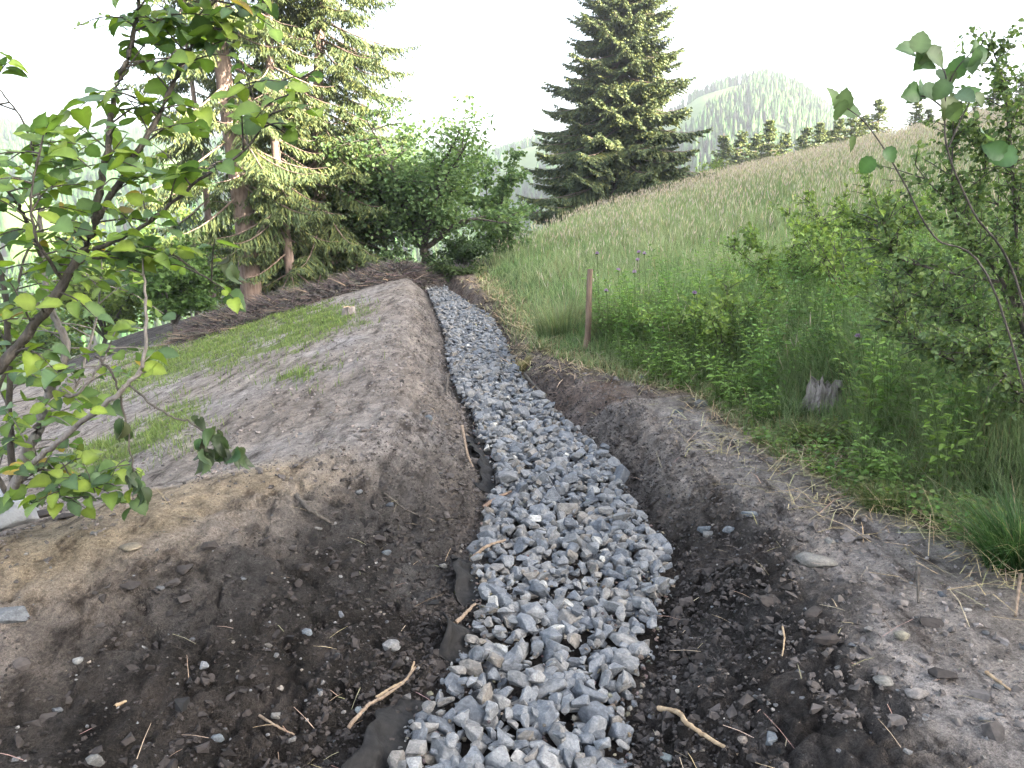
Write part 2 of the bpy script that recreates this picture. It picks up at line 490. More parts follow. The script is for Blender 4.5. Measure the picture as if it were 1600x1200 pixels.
def blades(mb, P, h, w, az, lean, cb, ct, nseg=3):
    n = len(P)
    d = np.stack([np.cos(az), np.sin(az), np.zeros(n)], 1)
    tw = az + math.pi / 2 + rng.normal(0, 0.6, n)
    wd = np.stack([np.cos(tw), np.sin(tw), np.zeros(n)], 1)
    V, C = [], []
    for k in range(nseg + 1):
        s = k / nseg
        c = P + d * (lean * h * s ** 1.8)[:, None]
        c[:, 2] += h * (s - 0.42 * np.minimum(lean, 1.3) * s ** 2.6)
        hw = (w * 0.5 * (1 - 0.9 * s ** 1.6))[:, None] * wd
        V += [c - hw, c + hw]
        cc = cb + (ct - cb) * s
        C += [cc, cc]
    V = np.stack(V, 1); C = np.stack(C, 1); m = 2 * (nseg + 1)
    f1 = np.array([(2 * k, 2 * k + 1, 2 * k + 3, 2 * k + 2) for k in range(nseg)])
    f = (f1[None] + (np.arange(n) * m)[:, None, None]).reshape(-1, 4)
    mb.add(V.reshape(-1, 3), f, C.reshape(-1, 3))

def vary(base, n, amt=0.2, hue=0.08):
    base = np.asarray(base, float)
    return np.clip(base * (1 + amt * rng.normal(0, 1, (n, 1))) * (1 + hue * rng.normal(0, 1, (n, 3))), 0.004, 1)

def rand_dirs(n):
    return unit(rng.normal(0, 1, (n, 3)))

# ------------------------------------------------------------------ ground sheet
def build_ground():
    n = 1080
    tx = np.linspace(-math.asinh(75 / 1.7), math.asinh(95 / 1.7), n); xs = 1.7 * np.sinh(tx)
    ty = np.linspace(-math.asinh(70 / 1.5), math.asinh(125 / 1.5), n); ys = 3.2 + 1.5 * np.sinh(ty)
    X, Y = np.meshgrid(xs, ys)
    Z = ground_z(X, Y)
    uL, uR = xL(Y) - X, X - xR(Y)
    r = np.sqrt(X * X + Y * Y)
    c, w = cL(Y), wR(Y)
    n1 = fbm(X * 1.3, Y * 1.0, 51, 4); n2 = fbm(X * 4, Y * 3, 57, 4, 0.6); n3 = fbm(X * 0.5, Y * 0.4, 59, 3)
    n4 = fbm(X * 5 + Y * 1.2, Y * 0.7, 63, 4, 0.65)
    dry = np.array([0.27, 0.24, 0.215]); tan = np.array([0.29, 0.237, 0.172]); wet = np.array([0.025, 0.0215, 0.019]); mid = np.array([0.098, 0.082, 0.074])
    def mix(a, b, t): return a + (b - a) * np.clip(t, 0, 1)[..., None]
    C = np.broadcast_to(dry, X.shape + (3,)).copy()
    C = mix(C, np.array([0.29, 0.272, 0.267]), 2.2 * (n1 + 0.1))
    C = mix(C, mid, 1.6 * (n2 - 0.06))
    C = mix(C, np.array([0.21, 0.178, 0.153]), 2.5 * (n3 + 0.02) * (uL > 0))
    # tan subsoil on the near left crest
    tb = np.exp(-((uL - c - 0.1) / 0.5) ** 2) * sm((Y - 2.6) / 0.5) * (1 - sm((Y - 4.2) / 0.9)) * (uL > 0.4)
    C = mix(C, tan, 1.5 * tb * (0.8 + 1.6 * n2))
    # damp dug faces
    nearL = 1 - sm((Y - 3.7) / 2.6)
    wl_ = sm((0.74 * c - uL + 0.7 * c * n1 + 0.5 * n2) / (0.4 * c)) * (0.30 + 0.70 * nearL) * (uL > -0.3)
    wl_ = np.maximum(wl_, sm((0.22 - uL) / 0.2) * (uL > -0.3) * 0.8)
    nearR = 1 - 0.65 * sm((Y - 3.6) / 2.5)
    wr_ = sm((1.12 * w - uR + 0.6 * n1 + 0.5 * n2) / 0.35) * nearR * (uR > -0.3)
    wr_ = np.maximum(wr_, 0.85 * sm((2.5 - Y) / 0.6 + 1.4 * n1) * (X > 0) * (X < 1.2))
    wetness = np.clip(np.where((uL > 0), wl_, np.where(uR > 0, wr_, 1.0)), 0, 1)
    C = mix(C, mix(mix(np.broadcast_to(wet, C.shape), mid, 1.9 * (n2 + 0.04)), np.array([0.066, 0.063, 0.062]), 3.0 * (n1 - 0.06) + 1.5 * n2), wetness)
    C = mix(C, wet * 1.7, 0.75 * sm((3.0 - Y) / 1.0 + 1.2 * n2) * (uL > 0))
    # brown bank beside the far drain, straw-coloured turf edge, meadow soil
    bank = (uR > 0) & (Y > 7)
    C = np.where(bank[..., None], mix(C, np.array([0.135, 0.098, 0.08]), 0.75 + n2), C)
    g = X - xb(Y) + 0.35 * n2
    C = mix(C, np.array([0.16, 0.145, 0.07]), sm(g / 0.25) * (uR > 0))
    C = mix(C, np.array([0.10, 0.135, 0.055]), sm((g - 0.35) / 0.5) * (uR > 0))
    # patches of grass on the cleared left slope, brown forest floor under the trees
    px, py = proj(X, Y, Z)
    px = px + 110 * n2 + 60 * n1; py = py + 30 * n1 + 20 * n2
    ok = (Y > 5) & (uL > 0)
    for poly in GRASS_PATCHES:
        C = np.where((ok & in_poly(px, py, poly))[..., None], mix(C, np.array([0.13, 0.165, 0.055]), 0.9 + 2.0 * n4 + 1.0 * n2), C)
    ff = sm((Y - 18.0 - 0.12 * np.minimum(X + 6, 0) + 2 * n3) / 1.2) * (uL > 0.4)
    ff = np.maximum(ff, sm((Y - 20.6) / 0.8) * (X < xb(Y) + 1.0))
    C = mix(C, np.array([0.082, 0.068, 0.06]), ff * (0.9 + n2))
    far = sm((-X - 16) / 6) * (Y > 0) + sm((Y - 30) / 6) * (X < xb(Y))
    C = mix(C, np.array([0.09, 0.14, 0.045]), far)
    mb = MB()
    i = np.arange(n - 1)[:, None] * n + np.arange(n - 1)[None]
    f = np.stack([i, i + 1, i + n + 1, i + n], -1).reshape(-1, 4)
    mb.add(np.stack([X, Y, Z], -1).reshape(-1, 3), f, C.reshape(-1, 3))
    o = mb.build('ground', M['soil'], None, True)
    tag(o, 'bare grey brown soil banks and slope either side of the stone drain', 'ground', kind='structure')

GRASS_PATCHES = [[(150, 640), (330, 575), (545, 508), (570, 478), (430, 490), (300, 520), (170, 590)],
                 [(60, 745), (335, 625), (310, 655), (280, 700), (120, 740)],
                 [(440, 588), (520, 566), (505, 590), (450, 606)]]
build_ground()

# ------------------------------------------------------------------ mountains with forest, valley houses
SKY_PX = [(-900, 240), (-500, 200), (-200, 165), (0, 190), (110, 222), (220, 205), (330, 225), (420, 200), (560, 215), (650, 235), (780, 238), (830, 222), (940, 212), (1035, 192),
          (1085, 152), (1120, 138), (1190, 124), (1235, 138), (1280, 172), (1330, 205), (1420, 250), (1600, 300), (1900, 330), (2400, 330)]
def ridge_r(px):
    return np.interp(px, [-900, 300, 760, 860, 1050, 1300, 2400], [620, 640, 620, 520, 430, 430, 420])
def mountain_z(px, s):
    """s = 0 valley floor .. 1 ridge .. beyond; px is the photo column the azimuth belongs to"""
    top = np.interp(px, [a for a, _ in SKY_PX], [b for _, b in SKY_PX])
    cyy = (600 - top) / 1202.0
    cx = (px - 800) / 1202.0
    dy = math.cos(PITCH) + cyy * math.sin(PITCH)
    el = (cyy * math.cos(PITCH) - math.sin(PITCH)) / np.sqrt(cx ** 2 + dy ** 2)
    rr = ridge_r(px)
    zt = 2 + el * rr
    fl = -46.0
    k = np.clip(s, 0, 1)
    prof = 0.55 * k + 0.45 * sm(k)
    return fl + (zt - fl) * np.where(s > 1, 1 - 0.8 * (s - 1), prof)

def mountain_xyz(px, s):
    az = np.arctan2((px - 800) / 1202.0, math.cos(PITCH) + 0.3 * math.sin(PITCH))
    rr = ridge_r(px)
    r = 130 + (rr - 130) * s
    z = mountain_z(px, s)
    bumpy = 16 * fbm(np.sin(az) * r * 0.012 + 5, np.cos(az) * r * 0.012, 71, 4) * sm(s / 0.3) * (1 - sm((s - 0.75) / 0.2))
    return r * np.sin(az), r * np.cos(az), z + bumpy

def clearing(px, py):
    return in_poly(px, py, [(1000, 260), (1030, 195), (1085, 152), (1170, 128), (1160, 143), (1100, 178), (1070, 205), (1045, 240)]) \
        | in_poly(px, py, [(780, 300), (790, 240), (850, 225), (845, 262), (815, 285)]) \
        | in_poly(px, py, [(250, 285), (255, 225), (340, 232), (330, 275)]) | in_poly(px, py, [(0, 330), (40, 300), (100, 330), (110, 400), (20, 420)])

def build_mountains():
    na, ns = 220, 60
    A, S = np.meshgrid(np.linspace(-420, 1750, na), np.linspace(-0.12, 1.3, ns))
    X, Y, Z = mountain_xyz(A, S)
    px, py = proj(X, Y, Z)
    g = fbm(X * 0.02, Y * 0.02, 77, 3)
    C = np.broadcast_to(np.array([0.025, 0.042, 0.02]), X.shape + (3,)).copy()
    cl = clearing(px + 8 * g, py)
    C[cl] = (0.12, 0.18, 0.05)
    C[S < 0.12] = (0.13, 0.20, 0.06)
    mb = MB()
    i = np.arange(ns - 1)[:, None] * na + np.arange(na - 1)[None]
    mb.add(np.stack([X, Y, Z], -1).reshape(-1, 3), np.stack([i, i + 1, i + na + 1, i + na], -1).reshape(-1, 4), C.reshape(-1, 3))
    o = mb.build('mountains', M['mountain'], None, True)
    tag(o, 'hazy forested mountainsides across the valley', 'mountains', kind='structure')
    # the wood on it
    n = 26000
    a = rng.uniform(-300, 1700, n); s = rng.uniform(0.10, 1.01, n) ** 0.75
    rg = slice(0, 260)
    a[rg] = rng.uniform(1035, 1330, 260); s[rg] = rng.uniform(0.985, 1.0, 260)
    X, Y, Z = mountain_xyz(a, s)
    px, py = proj(X, Y, Z)
    keep = ~clearing(px, py); keep[rg] = True
    X, Y, Z = X[keep], Y[keep], Z[keep]; n = len(X)
    h = rng.uniform(3.5, 7, n); wd = h * rng.uniform(0.28, 0.42, n)
    ang = np.linspace(0, 2 * math.pi, 7, endpoint=False)
    tv = [(0, 0, 1.0)] + [(0.30 * math.cos(t) * (1 + 0.25 * (k % 2)), 0.30 * math.sin(t) * (1 + 0.25 * (k % 2)), 0.52) for k, t in enumerate(ang)] \
        + [(0, 0, 0.72)] + [(0.5 * math.cos(t) * (1 + 0.3 * (k % 2)), 0.5 * math.sin(t) * (1 + 0.3 * (k % 2)), 0.0) for k, t in enumerate(ang + 0.4)]
    tf = [(0, 1 + k, 1 + (k + 1) % 7) for k in range(7)] + [(8, 9 + k, 9 + (k + 1) % 7) for k in range(7)]
    mb = MB()
    P = np.stack([X, Y, Z - 0.6], 1)
    rz = rng.uniform(0, 6.28, n)
    D = np.stack([np.cos(rz), np.sin(rz), 0 * rz], 1)
    place(mb, tv, tf, P, D, np.tile([0, 0, 1.0], (n, 1)), np.stack([wd, wd, h], 1), vary((0.030, 0.064, 0.018), n, 0.5, 0.1))
    o = mb.build('forest', M['far_forest'])
    tag(o, 'distant spruce forest covering the mountains', 'forest', kind='stuff')
build_mountains()

def build_house(px, py, dist, w, d, h, rz, label):
    p = at(px, py, dist)
    t = empty('house', p, rz)
    tag(t, label, 'house', 'white houses down in the valley')
    mb = MB()
    x, y = w / 2, d / 2
    e = h + 0.45 * w
    v = [(-x, -y, -4), (x, -y, -4), (x, y, -4), (-x, y, -4), (-x, -y, h), (x, -y, h), (x, y, h), (-x, y, h), (0, -y, e - .1), (0, y, e - .1)]
    mb.add(v, [(0, 1, 5, 4), (1, 2, 6, 5), (2, 3, 7, 6), (3, 0, 4, 7)]); mb.add(v, [(4, 5, 8), (6, 7, 9)])
    mb.build('wall', M['house_wall'], t)
    mb = MB()
    o = 0.7
    for sgn in (-1, 1):
        a = [(sgn * (x + o), -y - o, h - 0.4), (0, -y - o, e), (0, y + o, e), (sgn * (x + o), y + o, h - 0.4)]
        b = [(q[0], q[1], q[2] + 0.25) for q in a]
        mb.add(a + b, [(0, 1, 2, 3), (4, 5, 6, 7), (0, 1, 5, 4), (2, 3, 7, 6), (0, 3, 7, 4), (1, 2, 6, 5)])
    mb.build('roof', M['house_roof'], t)
    for wx in (-0.28, 0.05, 0.3):
        for wz in (0.15, 0.6):
            mb = MB()
            cx, cz = wx * w, wz * h
            mb.add([(cx - .5, -y - .06, cz), (cx + .5, -y - .06, cz), (cx + .5, -y - .06, cz + 1.3), (cx - .5, -y - .06, cz + 1.3),
                    (cx - .5, -y + .05, cz), (cx + .5, -y + .05, cz), (cx + .5, -y + .05, cz + 1.3), (cx - .5, -y + .05, cz + 1.3)],
                   [(0, 1, 2, 3), (0, 1, 5, 4), (2, 3, 7, 6), (0, 3, 7, 4), (1, 2, 6, 5)])
            mb.build('window', M['house_glass'], t)
build_house(334, 476, 290, 6, 7, 3.6, 0.4, 'tiny white house in the valley just left of the thick spruce trunk')
build_house(348, 466, 310, 6, 7, 4, -0.5, 'tiny pale gabled house behind the one left of the spruce trunk')
build_house(236, 490, 270, 6, 7, 3.2, 0.8, 'white house glimpsed through the leaves of the hazel shrub')

# ------------------------------------------------------------------ stones of the drain
def hull_mesh(seed, npts, dims, bev):
    r = np.random.default_rng(seed)
    bm = bmesh.new()
    p = unit(r.normal(0, 1, (npts, 3))) * (0.8 + 0.28 * r.random((npts, 1)))
    p = np.sign(p) * np.abs(p) ** 0.78
    p = p * np.array(dims) * 0.5
    for q in p: bm.verts.new(q)
    res = bmesh.ops.convex_hull(bm, input=bm.verts)
    bmesh.ops.delete(bm, geom=list({g for g in res['geom_interior'] + res['geom_unused'] if isinstance(g, bmesh.types.BMVert)}), context='VERTS')
    bmesh.ops.dissolve_limit(bm, angle_limit=R(14), verts=bm.verts, edges=bm.edges)
    if bev:
        bmesh.ops.bevel(bm, geom=bm.edges[:], offset=bev, segments=1, profile=0.5, affect='EDGES', clamp_overlap=True)
    bmesh.ops.triangulate(bm, faces=bm.faces[:])
    bm.normal_update()
    v = np.array([q.co[:] for q in bm.verts]); bm.verts.index_update()
    f = np.array([[q.index for q in fc.verts] for fc in bm.faces])
    bm.free()
    return v, f

rs = np.random.default_rng(5)
ROUGH_STONES = [hull_mesh(100 + k, int(rs.integers(12, 19)), (1.0, rs.uniform(0.62, 0.88), rs.uniform(0.45, 0.72)), 0.022) for k in range(18)]
FAR_STONES = [hull_mesh(200 + k, int(rs.integers(8, 11)), (1.0, rs.uniform(0.6, 0.85), rs.uniform(0.45, 0.7)), 0) for k in range(10)]
ROUND_STONES = [hull_mesh(300 + k, 26, (1.0, rs.uniform(0.7, 0.9), rs.uniform(0.4, 0.65)), 0) for k in range(6)]

def stone_field():
    out = []
    for layer, (sp, z0) in enumerate(((0.078, -0.008), (0.066, 0.026), (0.20, 0.066))):
        y = 1.2
        row = 0
        while y < 20.6:
            a, b = xL(y), xR(y)
            grow = 1 + 0.02 * max(y - 6, 0)
            k = max(int((b - a - 0.06) / (sp * grow)), 2)
            xx = a + 0.045 + (np.arange(k) + (row % 2) * 0.5 + 0.25) * (b - a - 0.09) / k + rng.normal(0, 0.02, k)
            yy = y + rng.normal(0, 0.024, k)
            dd = np.minimum(xx - a, b - xx)
            zz = z0 + rng.normal(0, 0.012, k) + 0.025 * np.exp(-np.maximum(dd, 0) / 0.07) + 0.05 * fbm(xx * 2.2, yy * 1.6, 91, 2)
            s = np.clip(rng.lognormal(math.log(0.082), 0.33, k), 0.035, 0.18) * grow ** 0.7
            out.append(np.stack([xx, yy, zz, s, np.full(k, layer)], 1))
            y += sp * grow * 0.95; row += 1
    return np.concatenate(out)

def quat_axes(n, tilt=0.5):
    az = rng.uniform(0, 6.283, n)
    D = np.stack([np.cos(az), np.sin(az), rng.normal(0, tilt * 0.6, n)], 1)
    N = np.stack([rng.normal(0, tilt, n), rng.normal(0, tilt, n), np.ones(n)], 1)
    return unit(D), unit(N)

def build_gravel():
    st = stone_field()
    n = len(st)
    px, py = proj(st[:, 0], st[:, 1], st[:, 2])
    vis = (px > 5) & (px < 1595) & (py < 1190) & (st[:, 4] > 0)
    d = np.where(vis, st[:, 1], 1e9)
    singles = np.argsort(d)[:300]
    single = np.zeros(n, bool); single[singles] = True
    meshes = []
    for k, (v, f) in enumerate(ROUGH_STONES):
        mb = MB(); mb.add(v, f)
        me = mb.mesh('drain_stone'); me.materials.append(M['stone_single']); meshes.append(me)
    for i in singles:
        o = bpy.data.objects.new('drain_stone', meshes[int(rng.integers(len(meshes)))])
        COL.objects.link(o)
        x, y, z, s, _ = st[i]
        o.location = (x, y, z); o.scale = (s * rng.uniform(.95, 1.2), s * rng.uniform(.9, 1.1), s * rng.uniform(.85, 1.15))
        o.rotation_euler = (rng.normal(0, 0.38), rng.normal(0, 0.38), rng.uniform(0, 6.28))
        tag(o, 'angular blue grey crushed stone lying in the near end of the drain', 'stone', 'crushed stones in the near end of the drain')
    mb = MB()
    rest = np.where(~single)[0]
    near = rest[st[rest, 1] < 9]; far = rest[st[rest, 1] >= 9]
    for idx, bank in ((near, ROUGH_STONES), (far, FAR_STONES)):
        which = rng.integers(0, len(bank), len(idx))
        for k, (v, f) in enumerate(bank):
            q = idx[which == k]
            if not len(q): continue
            D, N = quat_axes(len(q), 0.4)
            place(mb, v, f, st[q, :3], D, N, st[q, 3:4] * rng.uniform(0.85, 1.2, (len(q), 3)), stone_colors(len(q)))
    n = 3500                                   # chips and fines between the stones
    y = 1.5 * (14 / 1.5) ** rng.random(n); a, b = xL(y), xR(y)
    x = a + (b - a) * np.clip(rng.beta(0.7, 0.7, n), 0, 1)
    P = np.stack([x, y, rng.uniform(-0.01, 0.035, n)], 1)
    D, N = quat_axes(n, 0.5)
    fc = stone_colors(n) * 0.8; br = rng.random(n) < 0.5; fc[br] = vary((0.10, 0.082, 0.07), br.sum(), 0.25)
    place(mb, *FAR_STONES[2], P, D, N, rng.uniform(0.010, 0.034, (n, 1)) * rng.uniform(0.7, 1.2, (n, 3)), fc)
    o = mb.build('gravel', M['stone'])
    tag(o, 'long strip of grey crushed stone filling the drain trench', 'gravel', kind='stuff')
build_gravel()

# loose crumbs of earth and pebbles on the banks
def on_ground(x, y, lift=0.0):
    return np.stack([x, y, ground_z(x, y) + lift], 1)

def build_crumbs():
    n = 48000
    y = 1.5 * (16 / 1.5) ** rng.random(n); side = rng.random(n) < 0.5
    u = rng.exponential(0.55, n) + 0.01
    x = np.where(side, xL(y) - u, xR(y) + u)
    keep = (np.abs(x) < 0.75 * y + 0.8) & (x < xb(y) + 0.1) & ((fbm(x * 2.5, y * 2, 131, 3) > -0.06) | (u < 0.5))
    x, y, u, side = x[keep], y[keep], u[keep], side[keep]
    n = len(x)
    s = np.clip(rng.lognormal(math.log(0.014), 0.65, n), 0.005, 0.085)
    damp = np.clip(1.4 - u / (np.where(side, cL(y), wR(y)) * 1.15), 0, 1) * np.where(side, 1 - 0.7 * sm((y - 4) / 3), 0.9)
    c = np.array([0.15, 0.133, 0.124]) * (1 - damp[:, None]) + np.array([0.034, 0.029, 0.027]) * damp[:, None]
    c = np.clip(c * (1 + 0.25 * rng.normal(0, 1, (n, 1))), 0.015, 1)
    mb = MB()
    which = rng.integers(0, len(FAR_STONES), n)
    P = on_ground(x, y, 0.1 * s)
    for k, (v, f) in enumerate(FAR_STONES):
        q = which == k
        D, N = quat_axes(q.sum(), 0.5)
        place(mb, v, f, P[q], D, N, s[q, None] * rng.uniform(0.8, 1.2, (q.sum(), 3)), c[q])
    # clods turned up in streaks over the cleared slope on the left
    n = 34000
    y = 2.6 * (18 / 2.6) ** rng.random(n); u = rng.uniform(0.3, 7, n); x = xL(y) - u
    st = fbm(x * 5 + y * 1.2, y * 0.8, 41, 4, 0.6)
    k = (st > rng.uniform(-0.02, 0.16, n)) & (u > 0.9 * cL(y)) & (np.abs(x) < 0.75 * y + 0.8)
    x, y = x[k], y[k]; n = len(x)
    s = np.clip(rng.lognormal(math.log(0.016), 0.55, n), 0.006, 0.07)
    P = on_ground(x, y, 0.08 * s)
    c = np.array([0.15, 0.128, 0.117]) * rng.uniform(0.35, 1.5, (n, 1))
    which = rng.integers(0, len(FAR_STONES), n)
    for k, (v, f) in enumerate(FAR_STONES):
        q = which == k
        D, N = quat_axes(q.sum(), 0.4)
        place(mb, v, f, P[q], D, N, s[q, None] * rng.uniform(0.7, 1.3, (q.sum(), 3)), c[q])
    tag(mb.build('soil_crumbs', M['litter']), 'crumbled dark earth and clods scattered over the dug banks', 'soil crumbs', kind='stuff')
    n = 3800
    y = 1.5 * (20 / 1.5) ** rng.random(n); side = rng.random(n) < 0.5
    u = rng.exponential(1.2, n)
    x = np.where(side, xL(y) - u, xR(y) + u)
    keep = (np.abs(x) < 0.75 * y + 0.8) & (x < xb(y) - 0.05)
    x, y = x[keep], y[keep]; n = len(x)
    s = np.clip(rng.lognormal(math.log(0.013), 0.5, n), 0.006, 0.05)
    mb = MB()
    which = rng.integers(0, 2, n)
    P = on_ground(x, y, 0.05 * s)
    col = stone_colors(n) * rng.uniform(0.5, 1.1, (n, 1)) * np.array([1.08, 1.0, 0.92])
    for k, (v, f) in enumerate((ROUND_STONES[0], FAR_STONES[3])):
        q = which == k
        D, N = quat_axes(q.sum(), 0.25)
        place(mb, v, f, P[q], D, N, s[q, None] * rng.uniform(0.8, 1.2, (q.sum(), 3)), col[q])
    tag(mb.build('pebbles', M['pebble']), 'small pale pebbles strewn over the bare soil', 'pebbles', kind='stuff')
    # thin roots and straws
    mb = MB()
    n = 560
    y = 1.8 * (12 / 1.8) ** rng.random(n); side = rng.random(n) < 0.45
    u = rng.exponential(0.9, n)
    x = np.where(side, xL(y) - u, xR(y) + u)
    k = (x < xb(y) + 0.5) & (np.abs(x) < 0.75 * y + .5)
    x, y = x[k], y[k]; n = len(x)
    P = on_ground(x, y, 0.004)
    L = rng.uniform(0.04, 0.16, n); az = rng.uniform(0, 6.28, n)
    D = np.stack([np.cos(az), np.sin(az), rng.normal(0.1, 0.25, n)], 1)
    place(mb, [(-.5, 0, 0), (.5, 0, 0), (.5, .5, .05), (-.5, .5, .05), (.3, 1, .02), (-.3, 1, .02)], [(0, 1, 2, 3), (3, 2, 4, 5)], P, D,
          np.tile([0, 0, 1.0], (n, 1)), np.stack([np.full(n, 0.003), L, L], 1), vary((0.24, 0.19, 0.13), n, 0.35))
    tag(mb.build('root_litter', M['litter']), 'thin dry rootlets and straws littering the soil', 'litter', kind='stuff')
build_crumbs()

# ------------------------------------------------------------------ single stones on the banks
def bank_stone(px, py, wpx, label, color, rounded=False, flat=1.0, group=None, name='bank_stone', mat=None, sink=0.12):
    p = gp(px, py)
    dist = np.linalg.norm(p - np.array([0, 0, CAM_Z]))
    s = wpx / 1202.0 * dist
    v, f = (ROUND_STONES if rounded else ROUGH_STONES)[int(rng.integers(6 if rounded else 18))]
    a = rng.uniform(-0.6, 0.6); ca, sa = math.cos(a), math.sin(a)
    v = v * np.array([s, s * 0.95, s * flat])
    v = np.stack([v[:, 0] * ca - v[:, 1] * sa, v[:, 0] * sa + v[:, 1] * ca, v[:, 2]], 1)
    mb = MB(); mb.add(v, f, np.array(color) * 0.52)
    o = mb.build(name, mat or M['pebble'], None, rounded)
    p[2] += s * flat * (0.24 - sink)
    o.location = p
    tag(o, label, 'stone', group)
    return o
BG = (0.19, 0.215, 0.24); GR = (0.215, 0.21, 0.20); PALE = (0.27, 0.255, 0.23)
for a in [(1172, 804, 28, 'bluish flat stone on the pale flat of the right bank', BG, False, 0.6),
          (1102, 830, 26, 'small grey stone leading the trio beside the drain on the right bank', BG),
          (1108, 838, 22, 'grey stone close behind the leading stone of the right bank trio', GR),
          (1138, 830, 20, 'bluish stone standing apart from the pair on the right bank', BG),
          (1276, 877, 60, 'long pale slab of rock half buried in the right bank', PALE, True, 0.45),
          (1295, 848, 20, 'little whitish stone just above the long pale slab', PALE),
          (1408, 996, 22, 'round cream coloured pebble stone on the trampled right flat', (0.33, 0.30, 0.23), True),
          (1203, 1158, 32, 'blue grey stone near the forked pale stick at lower right', BG),
          (1160, 1158, 16, 'rounded tan stone between the pale stick and the blue grey stone', (0.36, 0.30, 0.25), True),
          (1042, 1188, 24, 'greenish grey stone at the bottom edge beside the drain', (0.25, 0.28, 0.27)),
          (1095, 634, 22, 'pale grey stone on soil where the right bank meets the grass', GR),
          (1380, 1066, 30, 'whitish embedded stone in the middle of the trampled soil', PALE, True, 0.5),
          (1430, 1084, 36, 'wide flat pinkish grey stone lying on trampled soil', (0.33, 0.30, 0.28), True, 0.4),
          (1496, 870, 26, 'pale half sunk stone beside the dark green rush tuft', PALE, True, 0.5),
          (612, 1012, 28, 'whitish grey stone on the dark left bank above the drain', (0.27, 0.27, 0.27)),
          (605, 866, 18, 'blue stone on the smooth left bank near the crack', BG),
          (692, 886, 16, 'small round stone low on the left bank', GR),
          (316, 1042, 20, 'light bluish stone midway up the dark left bank', (0.26, 0.27, 0.285)),
          (340, 1155, 22, 'blue grey stone low on the dark left bank', BG),
          (432, 1120, 18, 'pale stone below the thin stick on the dark left bank', PALE),
          (150, 1190, 30, 'grey stone cut by the bottom edge of the dark left bank', GR),
          (122, 1034, 15, 'small white stone high on the dark left bank', (0.32, 0.32, 0.31), True),
          (20, 965, 60, 'large bluish stone at the left edge beside the crack', (0.2, 0.21, 0.225), False, 0.42),
          (205, 856, 30, 'flat tan stone on the sandy crest of the left bank', (0.36, 0.30, 0.22), True, 0.5),
          (532, 962, 16, 'light grey stone by the crumbling upper edge of the left face', (0.26, 0.27, 0.285)),
          (563, 1112, 18, 'grey green stone beside the black fabric', (0.30, 0.33, 0.33)),
          (480, 990, 17, 'slate grey stone in the middle of the dark left face', BG),
          (670, 655, 16, 'bluish stone on the far part of the left bank', BG),
          (1008, 595, 26, 'dark grey stone at the turf edge below the wooden stake', GR),
          (815, 626, 30, 'darker grey stone pair member spilling on the right drain edge', (0.2, 0.21, 0.22))]:
    bank_stone(*a)
for px, py in [(1060, 645), (1150, 690), (1205, 790), (1250, 1050), (1330, 1010), (1540, 990), (1560, 1075), (1470, 930), (1180, 1090), (1085, 1120), (250, 920), (380, 905), (420, 1010), (90, 1110), (500, 1080), (300, 1000), (560, 770), (610, 790)]:
    bank_stone(px, py, rng.uniform(9, 17), 'small stray stone lying loose on the bare soil', stone_colors(1)[0], rng.random() < .5, 0.8, 'small stray stones on the bare soil')
for px, py, w in [(590, 845, 34), (130, 800, 0), (288, 892, 34), (205, 915, 34), (475, 890, 30), (330, 855, 30), (1358, 836, 22), (1310, 800, 30), (1455, 975, 40), (1200, 940, 44), (1270, 960, 40), (1290, 1000, 44), (1470, 1060, 46), (75, 805, 44), (100, 812, 34)]:
    if w: bank_stone(px, py, w, 'dark lump of damp earth lying on the bank', (0.075, 0.064, 0.059), False, 0.6, 'dark lumps of damp earth on the banks', 'earth_clod', M['litter'])

# pale boulder at the left edge
def build_boulder():
    p = gp(-20, 830)
    bm = bmesh.new()
    bmesh.ops.create_icosphere(bm, subdivisions=5, radius=1)
    v = np.array([q.co[:] for q in bm.verts]); f = np.array([[q.index for q in fc.verts] for fc in bm.faces]); bm.free()
    for k in range(9):
        d = unit(rng.normal(0, 1, 3)); h = rng.uniform(0.62, 0.85)
        e = v @ d - h
        v = v - np.maximum(e, 0)[:, None] * 0.85 * d
    v = v * (1 + 0.07 * fbm(v[:, 0] * 3 + v[:, 2], v[:, 1] * 3 - v[:, 2], 5, 4))[:, None] * np.array([0.24, 0.24, 0.16])
    mb = MB(); mb.add(v, f)
    o = mb.build('boulder', M['boulder'], None, True)
    o.location = p + np.array([0.06, 0.0, 0.09])
    tag(o, 'smooth pale grey boulder at the foot of the hazel shrub', 'boulder')
build_boulder()

# black drainage fabric standing along the left edge of the trench
def build_fabric(y0, y1, hgt, lean, label):
    ys = np.linspace(y0, y1, 40); n = 9
    mb = MB()
    V = []
    for k, y in enumerate(ys):
        e = math.sin(math.pi * k / 39.0) ** 0.5
        for j in range(n):
            t = j / (n - 1)
            u = -0.06 + (lean + 0.10) * t + 0.014 * math.sin(31 * y + 5 * t) + 0.012 * math.sin(17 * y - 7 * t) + 0.05 * float(fbm(np.array([y * 5]), np.array([t * 2]), 15, 2)[0])
            x = float(xL(y)) - u
            top = gz(x, y) if t > 0.8 else -1
            z = -0.07 + (hgt + 0.05 + 0.05 * float(fbm(np.array([y * 4.0]), np.array([0.3]), 8, 3)[0])) * t ** 0.85 * e
            V.append((x, y, max(z, gz(x, y) + 0.012)))
    V = np.array(V)
    i = np.arange(39)[:, None] * n + np.arange(n - 1)[None]
    f = np.stack([i, i + 1, i + n + 1, i + n], -1).reshape(-1, 4)
    mb.add(V, f)
    o = mb.build('drainage_fabric', M['cloth'], None, True)
    sd = o.modifiers.new('thickness', 'SOLIDIFY'); sd.thickness = 0.004
    tag(o, label, 'fabric')
